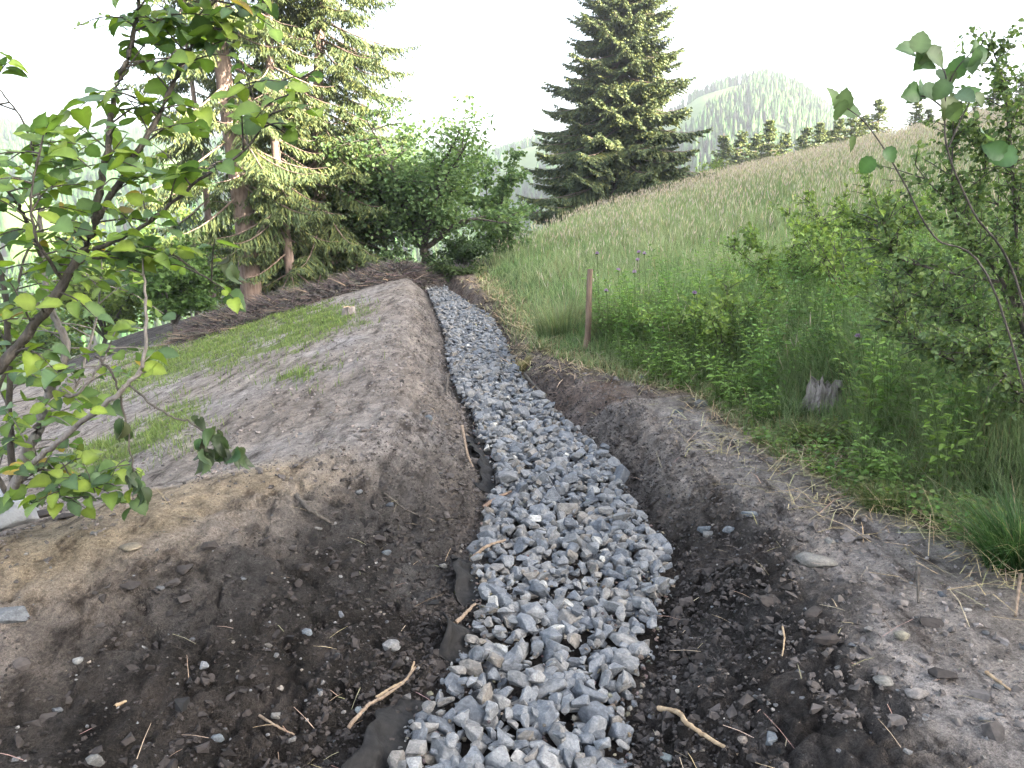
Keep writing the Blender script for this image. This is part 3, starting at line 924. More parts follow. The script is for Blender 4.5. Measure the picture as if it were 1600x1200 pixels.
build_fabric(2.0, 2.85, 0.12, 0.07, 'black drainage fabric showing between soil and stones at the bottom edge')
build_fabric(3.15, 3.45, 0.17, 0.06, 'small flap of black fabric beside the stones past the bottom sheet')
build_fabric(3.7, 4.2, 0.10, 0.04, 'strip of black fabric standing at the narrow part of the trench')
build_fabric(5.3, 6.7, 0.11, 0.06, 'long strip of dark fabric on the far left edge of the stones')

# sticks
def stick(pts, wpx, label, mat='twig', lift=0.006, fork=None, name='stick'):
    P = [gp(*q[:2]) + np.array([0, 0, lift + (q[2] if len(q) > 2 else 0)]) for q in pts]
    dist = np.linalg.norm(P[0] - np.array([0, 0, CAM_Z])); r = wpx / 1202.0 * dist / 2
    mb = MB()
    path = smooth_path(P, 7)
    path = path + rng.normal(0, r * 0.13, path.shape)
    tube(mb, path, r, r * 0.6, 7, wob=0.3)
    if fork:
        Q = [gp(*q[:2]) + np.array([0, 0, lift + (q[2] if len(q) > 2 else 0)]) for q in fork]
        tube(mb, smooth_path(Q, 6), r * 0.7, r * 0.35, 6, wob=0.3)
    o = mb.build(name, M[mat], None, True, loc=P[0])
    tag(o, label, 'stick')
stick([(1028, 1120, .03), (1060, 1124, .02), (1072, 1140, .02), (1100, 1160, .02), (1152, 1187, .01)], 8, 'pale bent stick on dark soil right of the stones', 'cut', 0.01)
stick([(588, 1092), (610, 1078), (636, 1062), (648, 1042, .02)], 5, 'thin pale stick on the soil above the black fabric', 'cut')
stick([(545, 1150, .02), (575, 1120, .03), (600, 1108, .04), (630, 1090, .05), (650, 1075, .08)], 6, 'brown root lying along the top of the black fabric', 'twig', 0.02)
stick([(712, 985, .02), (726, 974, .03), (743, 962, .05)], 7, 'short stick poking from the left bank over the stones', 'twig', 0.02)
stick([(735, 888, .02), (760, 876, .06), (790, 865, .06)], 6, 'grey stick resting on stones at the narrow part', 'twig', 0.03)
stick([(755, 806, .03), (775, 798, .06), (798, 786, .06)], 7, 'brown stick lying on the stones further up the drain', 'stake', 0.03)
stick([(463, 782, .02), (485, 805, .02), (520, 825, .015)], 8, 'dark curved root on the left bank crest', 'bark', 0.01)
stick([(600, 772), (630, 795), (652, 806)], 4, 'thin dark twig on smooth soil left of the drain', 'bark')
stick([(405, 1120), (430, 1135), (460, 1150)], 4, 'thin grey stick on the dark lower left face', 'twig')
stick([(722, 694, .15), (730, 720, .05), (740, 735, .0)], 5, 'upright dry stick at the left drain edge', 'twig', 0.01)
stick([(700, 602, .12), (697, 618, .0)], 5, 'short dark peg stick standing at the far left drain edge', 'bark')
stick([(820, 600, .10), (838, 615, .05), (850, 622, .02)], 5, 'dark stick crossing the right edge of the stones', 'bark', 0.02)
stick([(875, 652, .02), (880, 668, .03), (862, 670, .03)], 7, 'dark bent stick lying against the right bank', 'bark', 0.02)
stick([(1540, 1052), (1558, 1066), (1578, 1080)], 5, 'straw coloured stick on the soil at the right edge', 'cut')
stick([(1430, 922, .10), (1434, 945, .0)], 5, 'short dark stub standing in the trampled soil', 'bark')
stick([(1590, 930, .09), (1586, 965, .0)], 5, 'brown stub standing at the right edge of the picture', 'twig')
stick([(180, 1105), (197, 1098)], 5, 'small pale splinter on the dark left face', 'cut')
stick([(1222, 985, .01), (1225, 1005, .02), (1222, 1030, .01)], 3, 'fine pale root hanging down the right face', 'cut')

# ------------------------------------------------------------------ wooden stake, stumps
def build_stake():
    b = gp(915, 549); top = b + np.array([0.045, -0.02, 1.0])
    mb = MB()
    path = b + (top - b) * np.linspace(-0.2, 1, 14)[:, None]
    path[:, 0] += 0.012 * np.sin(np.linspace(0, 5, 14))
    tube(mb, path, 0.042, 0.034, 10, wob=0.16)
    o = mb.build('stake', M['stake'], None, True, loc=b)
    tag(o, 'thin upright brown wooden stake at the meadow edge', 'stake')
build_stake()

def stump(p, r, h, label, mat, topmat, jag, seed):
    t = empty('tree_stump', p)
    tag(t, label, 'stump')
    rr = np.random.default_rng(seed)
    mb = MB(); n, m = 22, 9
    ang = np.linspace(0, 2 * math.pi, n, endpoint=False)
    rough_ = 1 + 0.14 * np.sin(ang * 5 + 1) + 0.09 * rr.normal(0, 1, n)
    V = []
    hh = h * (1 - jag * rr.random(n))
    for k in range(m):
        s = k / (m - 1)
        rad = r * (1.25 - 0.3 * s + 0.12 * (1 - s) ** 4) * rough_ * (1 + 0.05 * rr.normal(0, 1, n))
        V.append(np.stack([rad * np.cos(ang), rad * np.sin(ang), -0.08 + (hh + 0.08) * s], 1))
    V = np.concatenate(V)
    i = np.arange(m - 1)[:, None] * n; j = np.arange(n)[None]; j2 = (j + 1) % n
    mb.add(V, np.stack([i + j, i + j2, i + n + j2, i + n + j], -1).reshape(-1, 4))
    mb.build('trunk', M[mat], t)
    mb = MB()
    ring = V[-n:]
    c = ring.mean(0) - np.array([0, 0, 0.35 * jag * h])
    inner = c + (ring - c) * 0.55 - np.array([0, 0, 0.2 * jag * h])
    vv = np.concatenate([ring, inner, [c]])
    mb.add(vv, [(k, (k + 1) % n, n + (k + 1) % n, n + k) for k in range(n)])
    mb.add(vv, [(n + k, n + (k + 1) % n, 2 * n) for k in range(n)])
    mb.build('top', M[topmat], t)
p = gp(1288, 638); STUMP = p.copy(); stump(p, 0.10, 0.27, 'weathered grey rotten stump among grass at the right', 'rot', 'rot', 0.45, 3)
p = gp(545, 490); stump(p, 0.10, 0.14, 'small cut stump with pale face at the left end of the far bank', 'rot', 'cut', 0.25, 4)

# ------------------------------------------------------------------ meadow grass
def clear_of_stump(x, y, half=0.2, front=1.5):       # the old stump stands free on the side facing the drain
    t = (STUMP[1] - y) / front
    return ~((t > -0.06) & (t < 1) & (np.abs(x - (STUMP[0] + (STUMP[1] - y) * -0.42)) < half))

def view_points(n, r0, r1, power=1.0, spread=0.80):
    r = r0 * (r1 / r0) ** (rng.random(n) ** power)
    a = rng.uniform(-spread, spread, n)
    return r * np.sin(a), r * np.cos(a)

def build_grass():
    mb = MB()
    x, y = view_points(330000, 2.6, 56)
    x2, y2 = view_points(150000, 3.2, 11)
    k = (x2 - xb(y2) < 4.5)
    x, y = np.concatenate([x, x2[k]]), np.concatenate([y, y2[k]])
    g = x - xb(y) + 0.30 * fbm(x * 3, y * 2.4, 201, 3)
    k = (g > 0.12) & (y < 54) & (x < 40)
    x, y, g = x[k], y[k], g[k]
    # overgrown strip near the camera, thinner on the pale edge
    k = rng.random(len(x)) < np.clip(0.55 + g * 1.2, 0, 1)
    x, y, g = x[k], y[k], g[k]
    n = len(x); r = np.sqrt(x * x + y * y)
    tall = sm((g - 0.25) / 1.1)
    patch = fbm(x * 0.5, y * 0.35, 205, 3)
    strip = sm((10.5 - y) / 2.0) * sm((g - 0.25) / 0.5) * (1 - sm((g - 3.0) / 1.0))
    free = clear_of_stump(x, y)
    h = np.where(free, 1.0, 0.3) * (0.13 + (0.42 + 0.40 * strip) * tall * (0.75 + 0.9 * patch)) * rng.uniform(0.55, 1.25, n)
    w = np.maximum(0.0042, 0.00095 * r) * rng.uniform(0.6, 1.3, n)
    lean = np.clip(rng.normal(0.45, 0.28, n), 0.05, 1.25)
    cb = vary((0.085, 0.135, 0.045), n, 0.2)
    hueA = np.array([0.20, 0.30, 0.125]); hueB = np.array([0.33, 0.355, 0.21])
    patch2 = fbm(x * 0.9, y * 0.5, 215, 3)
    t = np.clip(rng.random(n) * 0.7 + 0.9 * patch + 1.4 * patch2 + 0.25 * (1 - tall), 0, 1)[:, None]
    ct = (hueA + (hueB - hueA) * t) * (1.08 + 0.5 * patch2)[:, None] * (1 + 0.15 * rng.normal(0, 1, (n, 1)))
    dead = rng.random(n) < np.where(g < 0.45, 0.17, 0.05)
    ct[dead] = vary((0.33, 0.27, 0.15), dead.sum(), 0.15); cb[dead] = vary((0.20, 0.16, 0.08), dead.sum(), 0.15)
    P = on_ground(x, y, -0.01)
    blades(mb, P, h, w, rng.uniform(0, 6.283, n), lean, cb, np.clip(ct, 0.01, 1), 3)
    # flowering stalks with pinkish brown plumes, thickest up the slope
    x, y = view_points(170000, 5.5, 56, 0.8)
    g = x - xb(y)
    k = (g > 0.6) & (y < 54) & (x < 40)
    x, y, g = x[k], y[k], g[k]
    k = rng.random(len(x)) < np.clip(-0.20 + 0.042 * g + 0.009 * y + 0.40 * fbm(x * 0.45, y * 0.3, 207, 3), 0.025, 0.7)
    x, y = x[k], y[k]; n = len(x); r = np.sqrt(x * x + y * y)
    P = on_ground(x, y, 0)
    h = rng.uniform(0.42, 0.78, n)
    w = np.maximum(0.0025, 0.0005 * r)
    az = rng.uniform(0, 6.283, n); lean = rng.uniform(0.03, 0.30, n)
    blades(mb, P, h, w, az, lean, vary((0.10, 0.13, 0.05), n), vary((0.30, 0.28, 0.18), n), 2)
    d = np.stack([np.cos(az), np.sin(az), 0 * az], 1)
    top = P + d * (lean * h)[:, None]; top[:, 2] += h * (1 - 0.42 * lean)
    D = unit(d * lean[:, None] * 1.8 + np.array([0, 0, 1.0]))
    pl = rng.uniform(0.10, 0.19, n)
    col = vary((0.50, 0.41, 0.385), n, 0.14, 0.05)
    pale = rng.random(n) < 0.25; col[pale] = vary((0.46, 0.42, 0.29), pale.sum(), 0.15)
    wd = np.maximum(0.007, 0.0007 * r) * rng.uniform(0.6, 1.4, n)
    for rot in (0, 1.57):
        N = np.stack([np.cos(az + 1.57 + rot), np.sin(az + 1.57 + rot), 0 * az], 1)
        place(mb, KITE_V, KITE_F, top - D * (pl * 0.55)[:, None], D, N, np.stack([wd, pl, wd], 1), col)
    tag(mb.build('meadow_grass', M['grass']), 'tall flowering meadow grass covering the slope on the right', 'grass', kind='stuff')

    # short grass on the cleared left slope, and by the verge
    mb = MB()
    x, y = view_points(380000, 6, 24, 1.0, 0.72)
    k = x < xL(y) - 0.4
    x, y = x[k], y[k]
    px, py = proj(x, y, ground_z(x, y))
    n2 = fbm(x * 4, y * 3, 57, 4, 0.6); n1 = fbm(x * 1.3, y, 51, 4)
    k = np.zeros(len(x), bool)
    jx, jy = rng.normal(0, 26, len(x)), rng.normal(0, 8, len(x))
    for poly in GRASS_PATCHES: k |= in_poly(px + 110 * n2 + 60 * n1 + jx, py + 30 * n1 + 20 * n2 + jy, poly)
    k &= rng.random(len(x)) < 0.10 + 2.0 * np.clip(n2 + 0.16, 0, 1)
    x, y = x[k], y[k]; n = len(x)
    ct = vary((0.20, 0.26, 0.075), n, 0.25); cb = vary((0.10, 0.14, 0.045), n, 0.2)
    blades(mb, on_ground(x, y), rng.uniform(0.03, 0.12, n), np.maximum(0.005, 0.0011 * y), rng.uniform(0, 6.28, n), rng.uniform(0.2, 0.9, n), cb, ct, 2)
    tag(mb.build('slope_grass', M['grass']), 'thin patches of short young grass on the cleared left slope', 'grass', kind='stuff')

    # straw and dead stalks fringing the soil
    mb = MB()
    y = 2.6 * (20 / 2.6) ** rng.random(2800)
    x = xb(y) + rng.normal(0.16, 0.22, len(y)) + 0.3 * fbm(0 * y, y * 2.4, 201, 3)
    n = len(x)
    P = on_ground(x, y, 0.012)
    az = rng.uniform(0, 6.28, n)
    D = np.stack([np.cos(az), np.sin(az), rng.normal(0.12, 0.2, n)], 1)
    place(mb, [(-.5, 0, 0), (.5, 0, 0), (.5, .5, .12), (-.5, .5, .12), (.3, 1, .02), (-.3, 1, .02)], [(0, 1, 2, 3), (3, 2, 4, 5)], P, D,
          np.tile([0, 0, 1.0], (n, 1)), np.stack([np.maximum(0.004, 0.0009 * y), rng.uniform(.1, .34, n), rng.uniform(.1, .3, n)], 1), vary((0.33, 0.27, 0.155), n, 0.25))
    tag(mb.build('straw_litter', M['litter']), 'dry straw and flattened grass along the edge of the soil', 'litter', kind='stuff')

    # low creeping leaves at the right edge of the soil
    mb = MB()
    n = 5200
    px = rng.uniform(1280, 1700, n); py = rng.uniform(640, 860, n)
    y = rng.uniform(2.9, 5.6, n); x = xb(y) + 0.1 + np.abs(rng.normal(0, 0.55, n))
    k = fbm(x * 3, y * 3, 211, 3) > -0.12
    x, y = x[k], y[k]; n = len(x)
    P = on_ground(x, y, 0) + np.stack([0 * x, 0 * x, rng.uniform(0.01, 0.12, n)], 1)
    az = rng.uniform(0, 6.28, n)
    D = np.stack([np.cos(az), np.sin(az), rng.normal(0, .3, n)], 1)
    N = np.stack([rng.normal(0, .35, n), rng.normal(0, .35, n) - 0.15, np.ones(n)], 1)
    place(mb, LEAF_V, LEAF_F, P, D, N, rng.uniform(0.018, 0.042, n), vary((0.14, 0.20, 0.065), n, 0.3, 0.1))
    tag(mb.build('creeping_leaves', M['leaf']), 'low creeping green leaves between the grass and the bare soil', 'ground cover', kind='stuff')
build_grass()

# ------------------------------------------------------------------ single tufts
def tuft(p, n, h, rad, w, cb, ct, lean, label, name='grass_tuft', cat='grass tuft', group=None, seg=4, dead=0.05):
    mb = MB()
    a = rng.uniform(0, 6.283, n); rr = rad * np.sqrt(rng.random(n))
    x, y = p[0] + rr * np.cos(a), p[1] + rr * np.sin(a)
    az = a + rng.normal(0, 0.5, n)
    ln = np.clip(lean * (0.35 + rr / rad) * rng.uniform(0.5, 1.4, n), 0.02, 1.4)
    c2 = vary(ct, n, 0.22); d = rng.random(n) < dead; c2[d] = vary((0.34, 0.29, 0.16), d.sum(), 0.2)
    blades(mb, on_ground(x, y, -0.01), h * rng.uniform(0.55, 1.1, n), w * rng.uniform(0.7, 1.3, n), az, ln, vary(cb, n, 0.2), c2, seg)
    o = mb.build(name, M['grass'], None, False, loc=p)
    tag(o, label, cat, group)
    return o
DG, LG = (0.045, 0.085, 0.028), (0.10, 0.155, 0.05)
tuft(gp(1600, 885), 900, 0.40, 0.16, 0.006, (0.03, 0.065, 0.02), (0.065, 0.125, 0.04), 0.75, 'dense dark green rush tuft cut by the right edge', 'rush_tuft')
tuft(gp(1385, 795), 600, 0.19, 0.10, 0.005, DG, (0.16, 0.20, 0.07), 0.9, 'small yellowish green grass tuft alone at the soil edge', dead=0.25)
tuft(gp(1480, 700), 520, 0.34, 0.13, 0.006, DG, LG, 1.1, 'arching grass tuft in front of the thorn bush')
tuft(gp(1430, 705), 420, 0.27, 0.10, 0.006, DG, (0.12, 0.19, 0.05), 0.8, 'bright grass tuft left of the arching one in front of the bush')
tuft(gp(1265, 690), 520, 0.22, 0.14, 0.005, DG, (0.19, 0.21, 0.075), 0.8, 'yellow green grass tuft below the rotten stump', dead=0.2)
tuft(gp(1210, 655), 420, 0.24, 0.14, 0.006, DG, LG, 0.7, 'green grass tuft left of the rotten stump')
tuft(gp(1350, 600), 800, 0.42, 0.2, 0.007, (0.04, 0.08, 0.025), LG, 1.0, 'large arching grass tussock right of the rotten stump')
tuft(gp(1225, 560), 700, 0.48, 0.2, 0.008, (0.04, 0.08, 0.025), (0.10, 0.17, 0.05), 0.8, 'tall drooping grass tussock above the rotten stump')
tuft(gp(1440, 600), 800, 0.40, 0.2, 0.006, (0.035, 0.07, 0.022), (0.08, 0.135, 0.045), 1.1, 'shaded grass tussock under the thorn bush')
tuft(gp(812, 580), 500, 0.17, 0.12, 0.008, (0.15, 0.14, 0.06), (0.32, 0.27, 0.14), 0.9, 'straw coloured grass tuft on the right edge of the stones', dead=0.4)
tuft(gp(880, 525), 520, 0.62, 0.34, 0.010, (0.07, 0.11, 0.045), (0.20, 0.215, 0.11), 0.45, 'upright rush clump just left of the stake', 'rush_clump')
tuft(gp(985, 530), 800, 0.68, 0.42, 0.010, (0.06, 0.10, 0.04), (0.19, 0.20, 0.10), 0.45, 'wide rush clump just right of the stake', 'rush_clump')
tuft(gp(1560, 770), 500, 0.28, 0.15, 0.006, DG, LG, 0.8, 'grass tuft behind the dark rush tuft at the right edge')
tuft(gp(1150, 625), 420, 0.26, 0.15, 0.007, DG, (0.15, 0.19, 0.06), 0.7, 'grass tuft at the corner where soil meets nettles')

# ------------------------------------------------------------------ nettles and brambles
def herb(seed, h, leafy, col, wide):
    t = empty('nettle_plant', (0, 0, 0))
    mb, ml = MB(), MB()
    for k in range(leafy):
        a = rng.uniform(0, 6.28); b = np.array([0.07 * math.cos(a), 0.07 * math.sin(a), 0])
        hh = h * rng.uniform(0.65, 1.1); ln = rng.uniform(0.05, 0.35)
        pts = smooth_path([b + [0, 0, -0.03], b + np.array([math.cos(a) * ln * hh * 0.25, math.sin(a) * ln * hh * 0.25, hh * 0.5]), b + np.array([math.cos(a) * ln * hh, math.sin(a) * ln * hh, hh])], 9)
        tube(mb, pts, 0.004, 0.0015, 5, (0.12, 0.17, 0.07))
        m = int(hh / 0.045)
        P, D, N, S, C = [], [], [], [], []
        for i in range(m):
            s = 0.12 + 0.88 * i / m
            q = pts[int(s * (len(pts) - 1))]
            for sg in (0, math.pi):
                az = i * 1.57 + sg + a + rng.normal(0, 0.25)
                d = np.array([math.cos(az), math.sin(az), rng.normal(0.05, 0.25) + 0.5 * max(s - 0.85, 0) / 0.15])
                ln2 = rng.uniform(0.05, 0.10) * wide * (1 - 0.45 * s)
                P.append(q + d * 0.02); D.append(d); N.append((rng.normal(0, .25), rng.normal(0, .25), 1)); S.append(ln2)
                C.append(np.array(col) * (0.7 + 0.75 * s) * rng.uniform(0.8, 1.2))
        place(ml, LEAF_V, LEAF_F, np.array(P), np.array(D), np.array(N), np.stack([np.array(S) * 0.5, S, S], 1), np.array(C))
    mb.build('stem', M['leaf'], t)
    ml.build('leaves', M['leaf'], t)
    return t
def scatter_herbs():
    kinds = [herb(1, 0.8, 7, (0.12, 0.20, 0.06), 1.0), herb(2, 0.68, 8, (0.165, 0.245, 0.07), 1.0), herb(3, 0.95, 6, (0.095, 0.165, 0.06), 1.0), herb(4, 0.38, 9, (0.15, 0.23, 0.07), 1.1)]
    lab = ['tall green nettle clump in the overgrown strip beside the soil', 'bright yellow green leafy clump in the overgrown strip beside the soil',
           'dark green nettle clump rising among the meadow edge grass', 'low leafy green clump at the front of the overgrown strip']
    grp = ['tall green nettle clumps', 'bright yellow green leafy clumps', 'dark green nettle clumps', 'low leafy clumps']
    spots = []
    for _ in range(4000):
        y = rng.uniform(4.0, 9.5); x = xb(y) + rng.uniform(0.22, 4.2)
        px, py = proj(x, y, gz(x, y))
        if not (930 < px < 1560): continue
        if px < 1000 and y < 8: continue
        if not clear_of_stump(np.array([x]), np.array([y]), 0.3, 1.6)[0]: continue
        if all((x - a) ** 2 + (y - b) ** 2 > 0.22 ** 2 for a, b in spots): spots.append((x, y))
        if len(spots) >= 150: break
    for i, (x, y) in enumerate(spots):
        k = 3 if x - xb(y) < 0.5 else int(rng.integers(0, 3))
        used = kinds[k].get('category')
        loc, rz, s = (x, y, gz(x, y)), rng.uniform(0, 6.28), rng.uniform(0.75, 1.2)
        if not used:
            o = kinds[k]; o.location = loc; o.rotation_euler = (0, 0, rz); o.scale = (s,) * 3
            tag(o, lab[k], 'nettle', grp[k] + ' in the overgrown strip')
        else:
            copy_thing(kinds[k], loc, rz, s)
scatter_herbs()

def thistle(px, py, Y, h, label, group=None):
    top = at(px, py, Y)
    b = np.array([top[0] + 0.02, Y, top[2] - h])
    t = empty('thistle', b)
    tag(t, label, 'thistle', group)
    mb = MB()
    tube(mb, smooth_path([(0, 0, -0.1), (0.01, 0, h * 0.5), top - b], 6), 0.005, 0.004, 5, (0.10, 0.14, 0.06)); mb.build('stem', M['leaf'], t)
    mb = MB()
    n = 70
    a = rng.uniform(0, 6.28, n); e = rng.uniform(-0.25, 1.3, n)
    D = np.stack([np.cos(a) * np.cos(e), np.sin(a) * np.cos(e), np.sin(e)], 1)
    place(mb, KITE_V, KITE_F, np.tile(top - b, (n, 1)), D, rand_dirs(n), np.stack([np.full(n, .01), np.full(n, .03), np.full(n, .01)], 1), (1, 1, 1))
    f = mb.build('flower', M['petal'], t)
    mb = MB()
    v, fc = ROUND_STONES[1]
    mb.add(v * np.array([.03, .03, .035]) + (top - b) - np.array([0, 0, .012]), fc, (0.06, 0.08, 0.04)); mb.build('bud', M['leaf'], t, True)
for a in [(933, 396, 9.6, 0.95, 'purple thistle flower highest just right of the stake top'), (966, 422, 9.3, 0.85, 'larger purple thistle right of the stake top'),
          (991, 425, 9.4, 0.85, 'small purple thistle right of the larger one'), (998, 394, 9.8, 0.95, 'left thistle of the distant pair above the rushes'),
          (1007, 396, 9.9, 0.95, 'right thistle of the distant pair above the rushes'), (996, 406, 9.7, 0.9, 'thistle just below the distant pair'),
          (947, 454, 9.0, 0.55, 'low thistle halfway up the stake'), (1085, 458, 7.6, 0.6, 'lone pale purple thistle among the nettles'),
          (1341, 526, 5.6, 0.45, 'pale pink flower head above the grass right of the stump')]:
    thistle(*a)

# ------------------------------------------------------------------ woody shrubs in the foreground
def stem_path(pts): return smooth_path([at(*p) for p in pts], 7)

HAZEL_COL = [(0.20, 0.27, 0.05), (0.145, 0.22, 0.05), (0.10, 0.165, 0.055), (0.08, 0.135, 0.065)]  # leaf tones, with backlight and sky sheen put into the colour
def hazel_leaves(ml, P, D, N, S):
    n = len(P)
    idx = rng.choice(4, n, p=[0.30, 0.30, 0.25, 0.15])
    c = np.array(HAZEL_COL)[idx] * (1 + 0.15 * rng.normal(0, 1, (n, 1)))
    odd = rng.random(n) < 0.015; c[odd] = (0.30, 0.22, 0.05)
    S = np.asarray(S)
    place(ml, RLEAF_V, RLEAF_F, P, D, N, np.stack([S * rng.uniform(.8, 1.1, n), S, S * rng.uniform(-0.5, 3.2, n)], 1), np.clip(c, 0.01, 1), RLEAF_T)

def leafy_twig(mb, ml, p, d, L, nl, size, r=0.004):
    d = unit(np.asarray(d, float))
    mid = p + d * L * 0.5 + np.array([0, 0, 0.03 * L]); end = p + d * L + np.array([0, 0, -0.12 * L])
    path = smooth_path([p, mid, end], 6)
    tube(mb, path, r, 0.0015, 5)
    P, D, N, S = [], [], [], []
    for i in range(nl):
        s = 0.25 + 0.75 * (i + 0.5) / nl
        q = path[min(int(s * len(path)), len(path) - 1)]
        side = np.cross(d, [0, 0, 1.0]); side = side / (np.linalg.norm(side) + 1e-6) * (1 if i % 2 else -1)
        dd = unit(d * 0.55 + side * rng.uniform(0.5, 1.1) + np.array([0, 0, rng.normal(-0.25, 0.3)]))
        pet = 0.005
        P.append(q + dd * pet); D.append(dd)
        N.append(np.array([rng.normal(0, 0.45), rng.normal(-0.35, 0.45), 1.0])); S.append(size * rng.uniform(0.42, 1.12))
    hazel_leaves(ml, np.array(P), np.array(D), np.array(N), np.array(S))

def build_hazel():
    base = gp(20, 775); base[2] -= 0.05
    t = empty('hazel_shrub', base)
    tag(t, 'leafy hazel shrub with dark leaning stems at the left edge', 'shrub')
    stems = [  # path (px, py, Y), r0, r1, dark, twigs, twig length, leaves along from
        ([(-60, 660, 3.0), (0, 575, 3.0), (60, 500, 3.0), (110, 425, 3.02), (145, 360, 3.05), (158, 280, 3.05), (170, 215, 3.05), (181, 140, 3.1), (203, 80, 3.1), (215, 10, 3.15), (228, -60, 3.15)], .024, .006, 'bark', 30, 0.3),
        ([(148, 345, 3.05), (190, 280, 3.1), (240, 195, 3.15), (280, 110, 3.2), (300, 70, 3.2), (335, 0, 3.2), (350, -50, 3.2)], .014, .005, 'bark', 22, 0.27),
        ([(20, 770, 3.5), (45, 700, 3.45), (75, 620, 3.4), (104, 545, 3.4), (85, 495, 3.4), (70, 440, 3.45), (62, 330, 3.5), (60, 270, 3.5)], .028, .007, 'grey_bark', 16, 0.3),
        ([(25, 760, 3.4), (40, 735, 3.3), (90, 690, 3.2), (180, 620, 3.1), (200, 598, 3.1), (222, 575, 3.1), (228, 490, 3.1), (225, 430, 3.1)], .017, .005, 'grey_bark', 5, 0.16),
        ([(200, 600, 3.1), (255, 645, 3.0), (300, 662, 3.0), (340, 685, 3.0)], .005, .003, 'bark', 0, 0.2),
        ([(150, 555, 3.2), (178, 590, 3.15), (192, 640, 3.15), (205, 710, 3.15), (212, 765, 3.15)], .006, .003, 'bark', 0, 0.12),
        ([(150, 390, 3.05), (220, 355, 3.0), (300, 290, 2.95), (380, 235, 2.9), (425, 175, 2.9)], .010, .003, 'bark', 12, 0.22),
        ([(78, 610, 3.4), (115, 618, 3.3), (150, 580, 3.3), (170, 545, 3.3)], .009, .005, 'grey_bark', 4, 0.2),
        ([(20, 760, 3.6), (15, 640, 3.6), (10, 480, 3.5), (-10, 360, 3.5), (-30, 280, 3.4)], .018, .008, 'bark', 12, 0.3),
        ([(62, 400, 3.45), (40, 340, 3.3), (10, 300, 3.2), (-30, 245, 3.2)], .009, .005, 'bark', 9, 0.3),
        ([(60, 300, 3.5), (52, 235, 3.4), (30, 180, 3.4), (-10, 130, 3.4)], .006, .003, 'bark', 6, 0.22),
        ([(100, 440, 3.02), (60, 380, 2.9), (48, 320, 2.9), (60, 240, 2.9)], .008, .003, 'bark', 8, 0.22),
        ([(120, 410, 3.02), (160, 400, 3.1), (215, 390, 3.15), (270, 400, 3.2), (330, 440, 3.2)], .007, .003, 'bark', 10, 0.25),
        ([(20, 765, 3.5), (60, 735, 3.4), (110, 745, 3.35), (150, 760, 3.35)], .008, .003, 'bark', 9, 0.22),
        ([(25, 765, 3.55), (70, 660, 3.6), (120, 600, 3.7), (150, 500, 3.8), (160, 420, 3.8)], .012, .004, 'grey_bark', 14, 0.3),
        ([(10, 770, 3.7), (-20, 700, 3.7), (10, 560, 3.7), (30, 430, 3.8), (100, 250, 3.9)], .014, .004, 'bark', 15, 0.32)]
    ml = MB()
    loose = None
    for pts, r0, r1, mt, nt, tl in stems:
        path = stem_path(pts) - base
        path = path + rng.normal(0, 0.003, path.shape)
        tw = MB()
        tube(tw, path, r0, r1, 8, wob=0.18, power=0.8)
        nt = int(nt * 1.3)
        for i in range(nt):
            s = 0.12 + 0.88 * (i + rng.random()) / max(nt, 1)
            q = path[min(int(s * len(path)), len(path) - 1)]
            d = rand_dirs(1)[0] * np.array([1.1, 0.7, 0.45]) + np.array([0.15, 0, 0.30])
            leafy_twig(tw, ml, q, d, tl * rng.uniform(0.45, 1.1), int(rng.integers(3, 7)), 0.082)
        e = path[-1]
        if nt: leafy_twig(tw, ml, e, path[-1] - path[-4], 0.12, 5, 0.085, r1)
        if not loose: loose = tw
        else: tw.build('stem', M[mt], t, True)
    # cluster of leaves low at the foot and at the outer right tip
    for px, py, Y, k in [(90, 770, 3.4, 5), (130, 755, 3.4, 5), (170, 745, 3.35, 4), (60, 745, 3.4, 4), (200, 735, 3.3, 2), (410, 140, 2.9, 3), (440, 155, 2.9, 2), (300, 30, 3.2, 5), (260, 15, 3.2, 5), (345, 60, 3.2, 4), (230, 40, 3.15, 4), (120, 250, 3.1, 4), (190, 160, 3.1, 3)]:
        for _ in range(k):
            q = at(px + rng.normal(0, 18), py + rng.normal(0, 12), Y + rng.normal(0, .08)) - base
            leafy_twig(loose, ml, q, rand_dirs(1)[0] * np.array([1, .8, .5]), 0.16, 4, 0.085, 0.003)
    loose.build('stem', M['bark'], t, True)
    ml.build('leaves', M['hazel'], t, True)
    # drooping withered bunches
    mw = MB()
    P, D, S = [], [], []
    for (x0, y0, x1, y1, k, Y) in [(318, 690, 318, 740, 12, 3.0), (345, 690, 350, 715, 9, 3.0), (372, 705, 380, 725, 8, 3.0), (312, 662, 345, 690, 6, 3.0), (205, 740, 222, 780, 12, 3.15), (190, 655, 195, 690, 4, 3.15), (352, 395, 362, 450, 5, 2.9)]:
        for _ in range(k):
            s = rng.random()
            P.append(at(x0 + (x1 - x0) * s + rng.normal(0, 4), y0 + (y1 - y0) * s - 12, Y + rng.normal(0, 0.02)) - base)
            D.append((rng.normal(0, 0.35), rng.normal(0, 0.3), -1)); S.append(rng.uniform(0.05, 0.085))
    n = len(P)
    S = np.array(S)
    place(mw, RLEAF_V, RLEAF_F, np.array(P), np.array(D), rand_dirs(n), np.stack([S * .6, S, S * 3], 1), vary((0.07, 0.095, 0.05), n, 0.2))
    o = mw.build('withered_leaves', M['hazel'], t, True); o['label'] = 'limp dull green hanging leaves'
build_hazel()

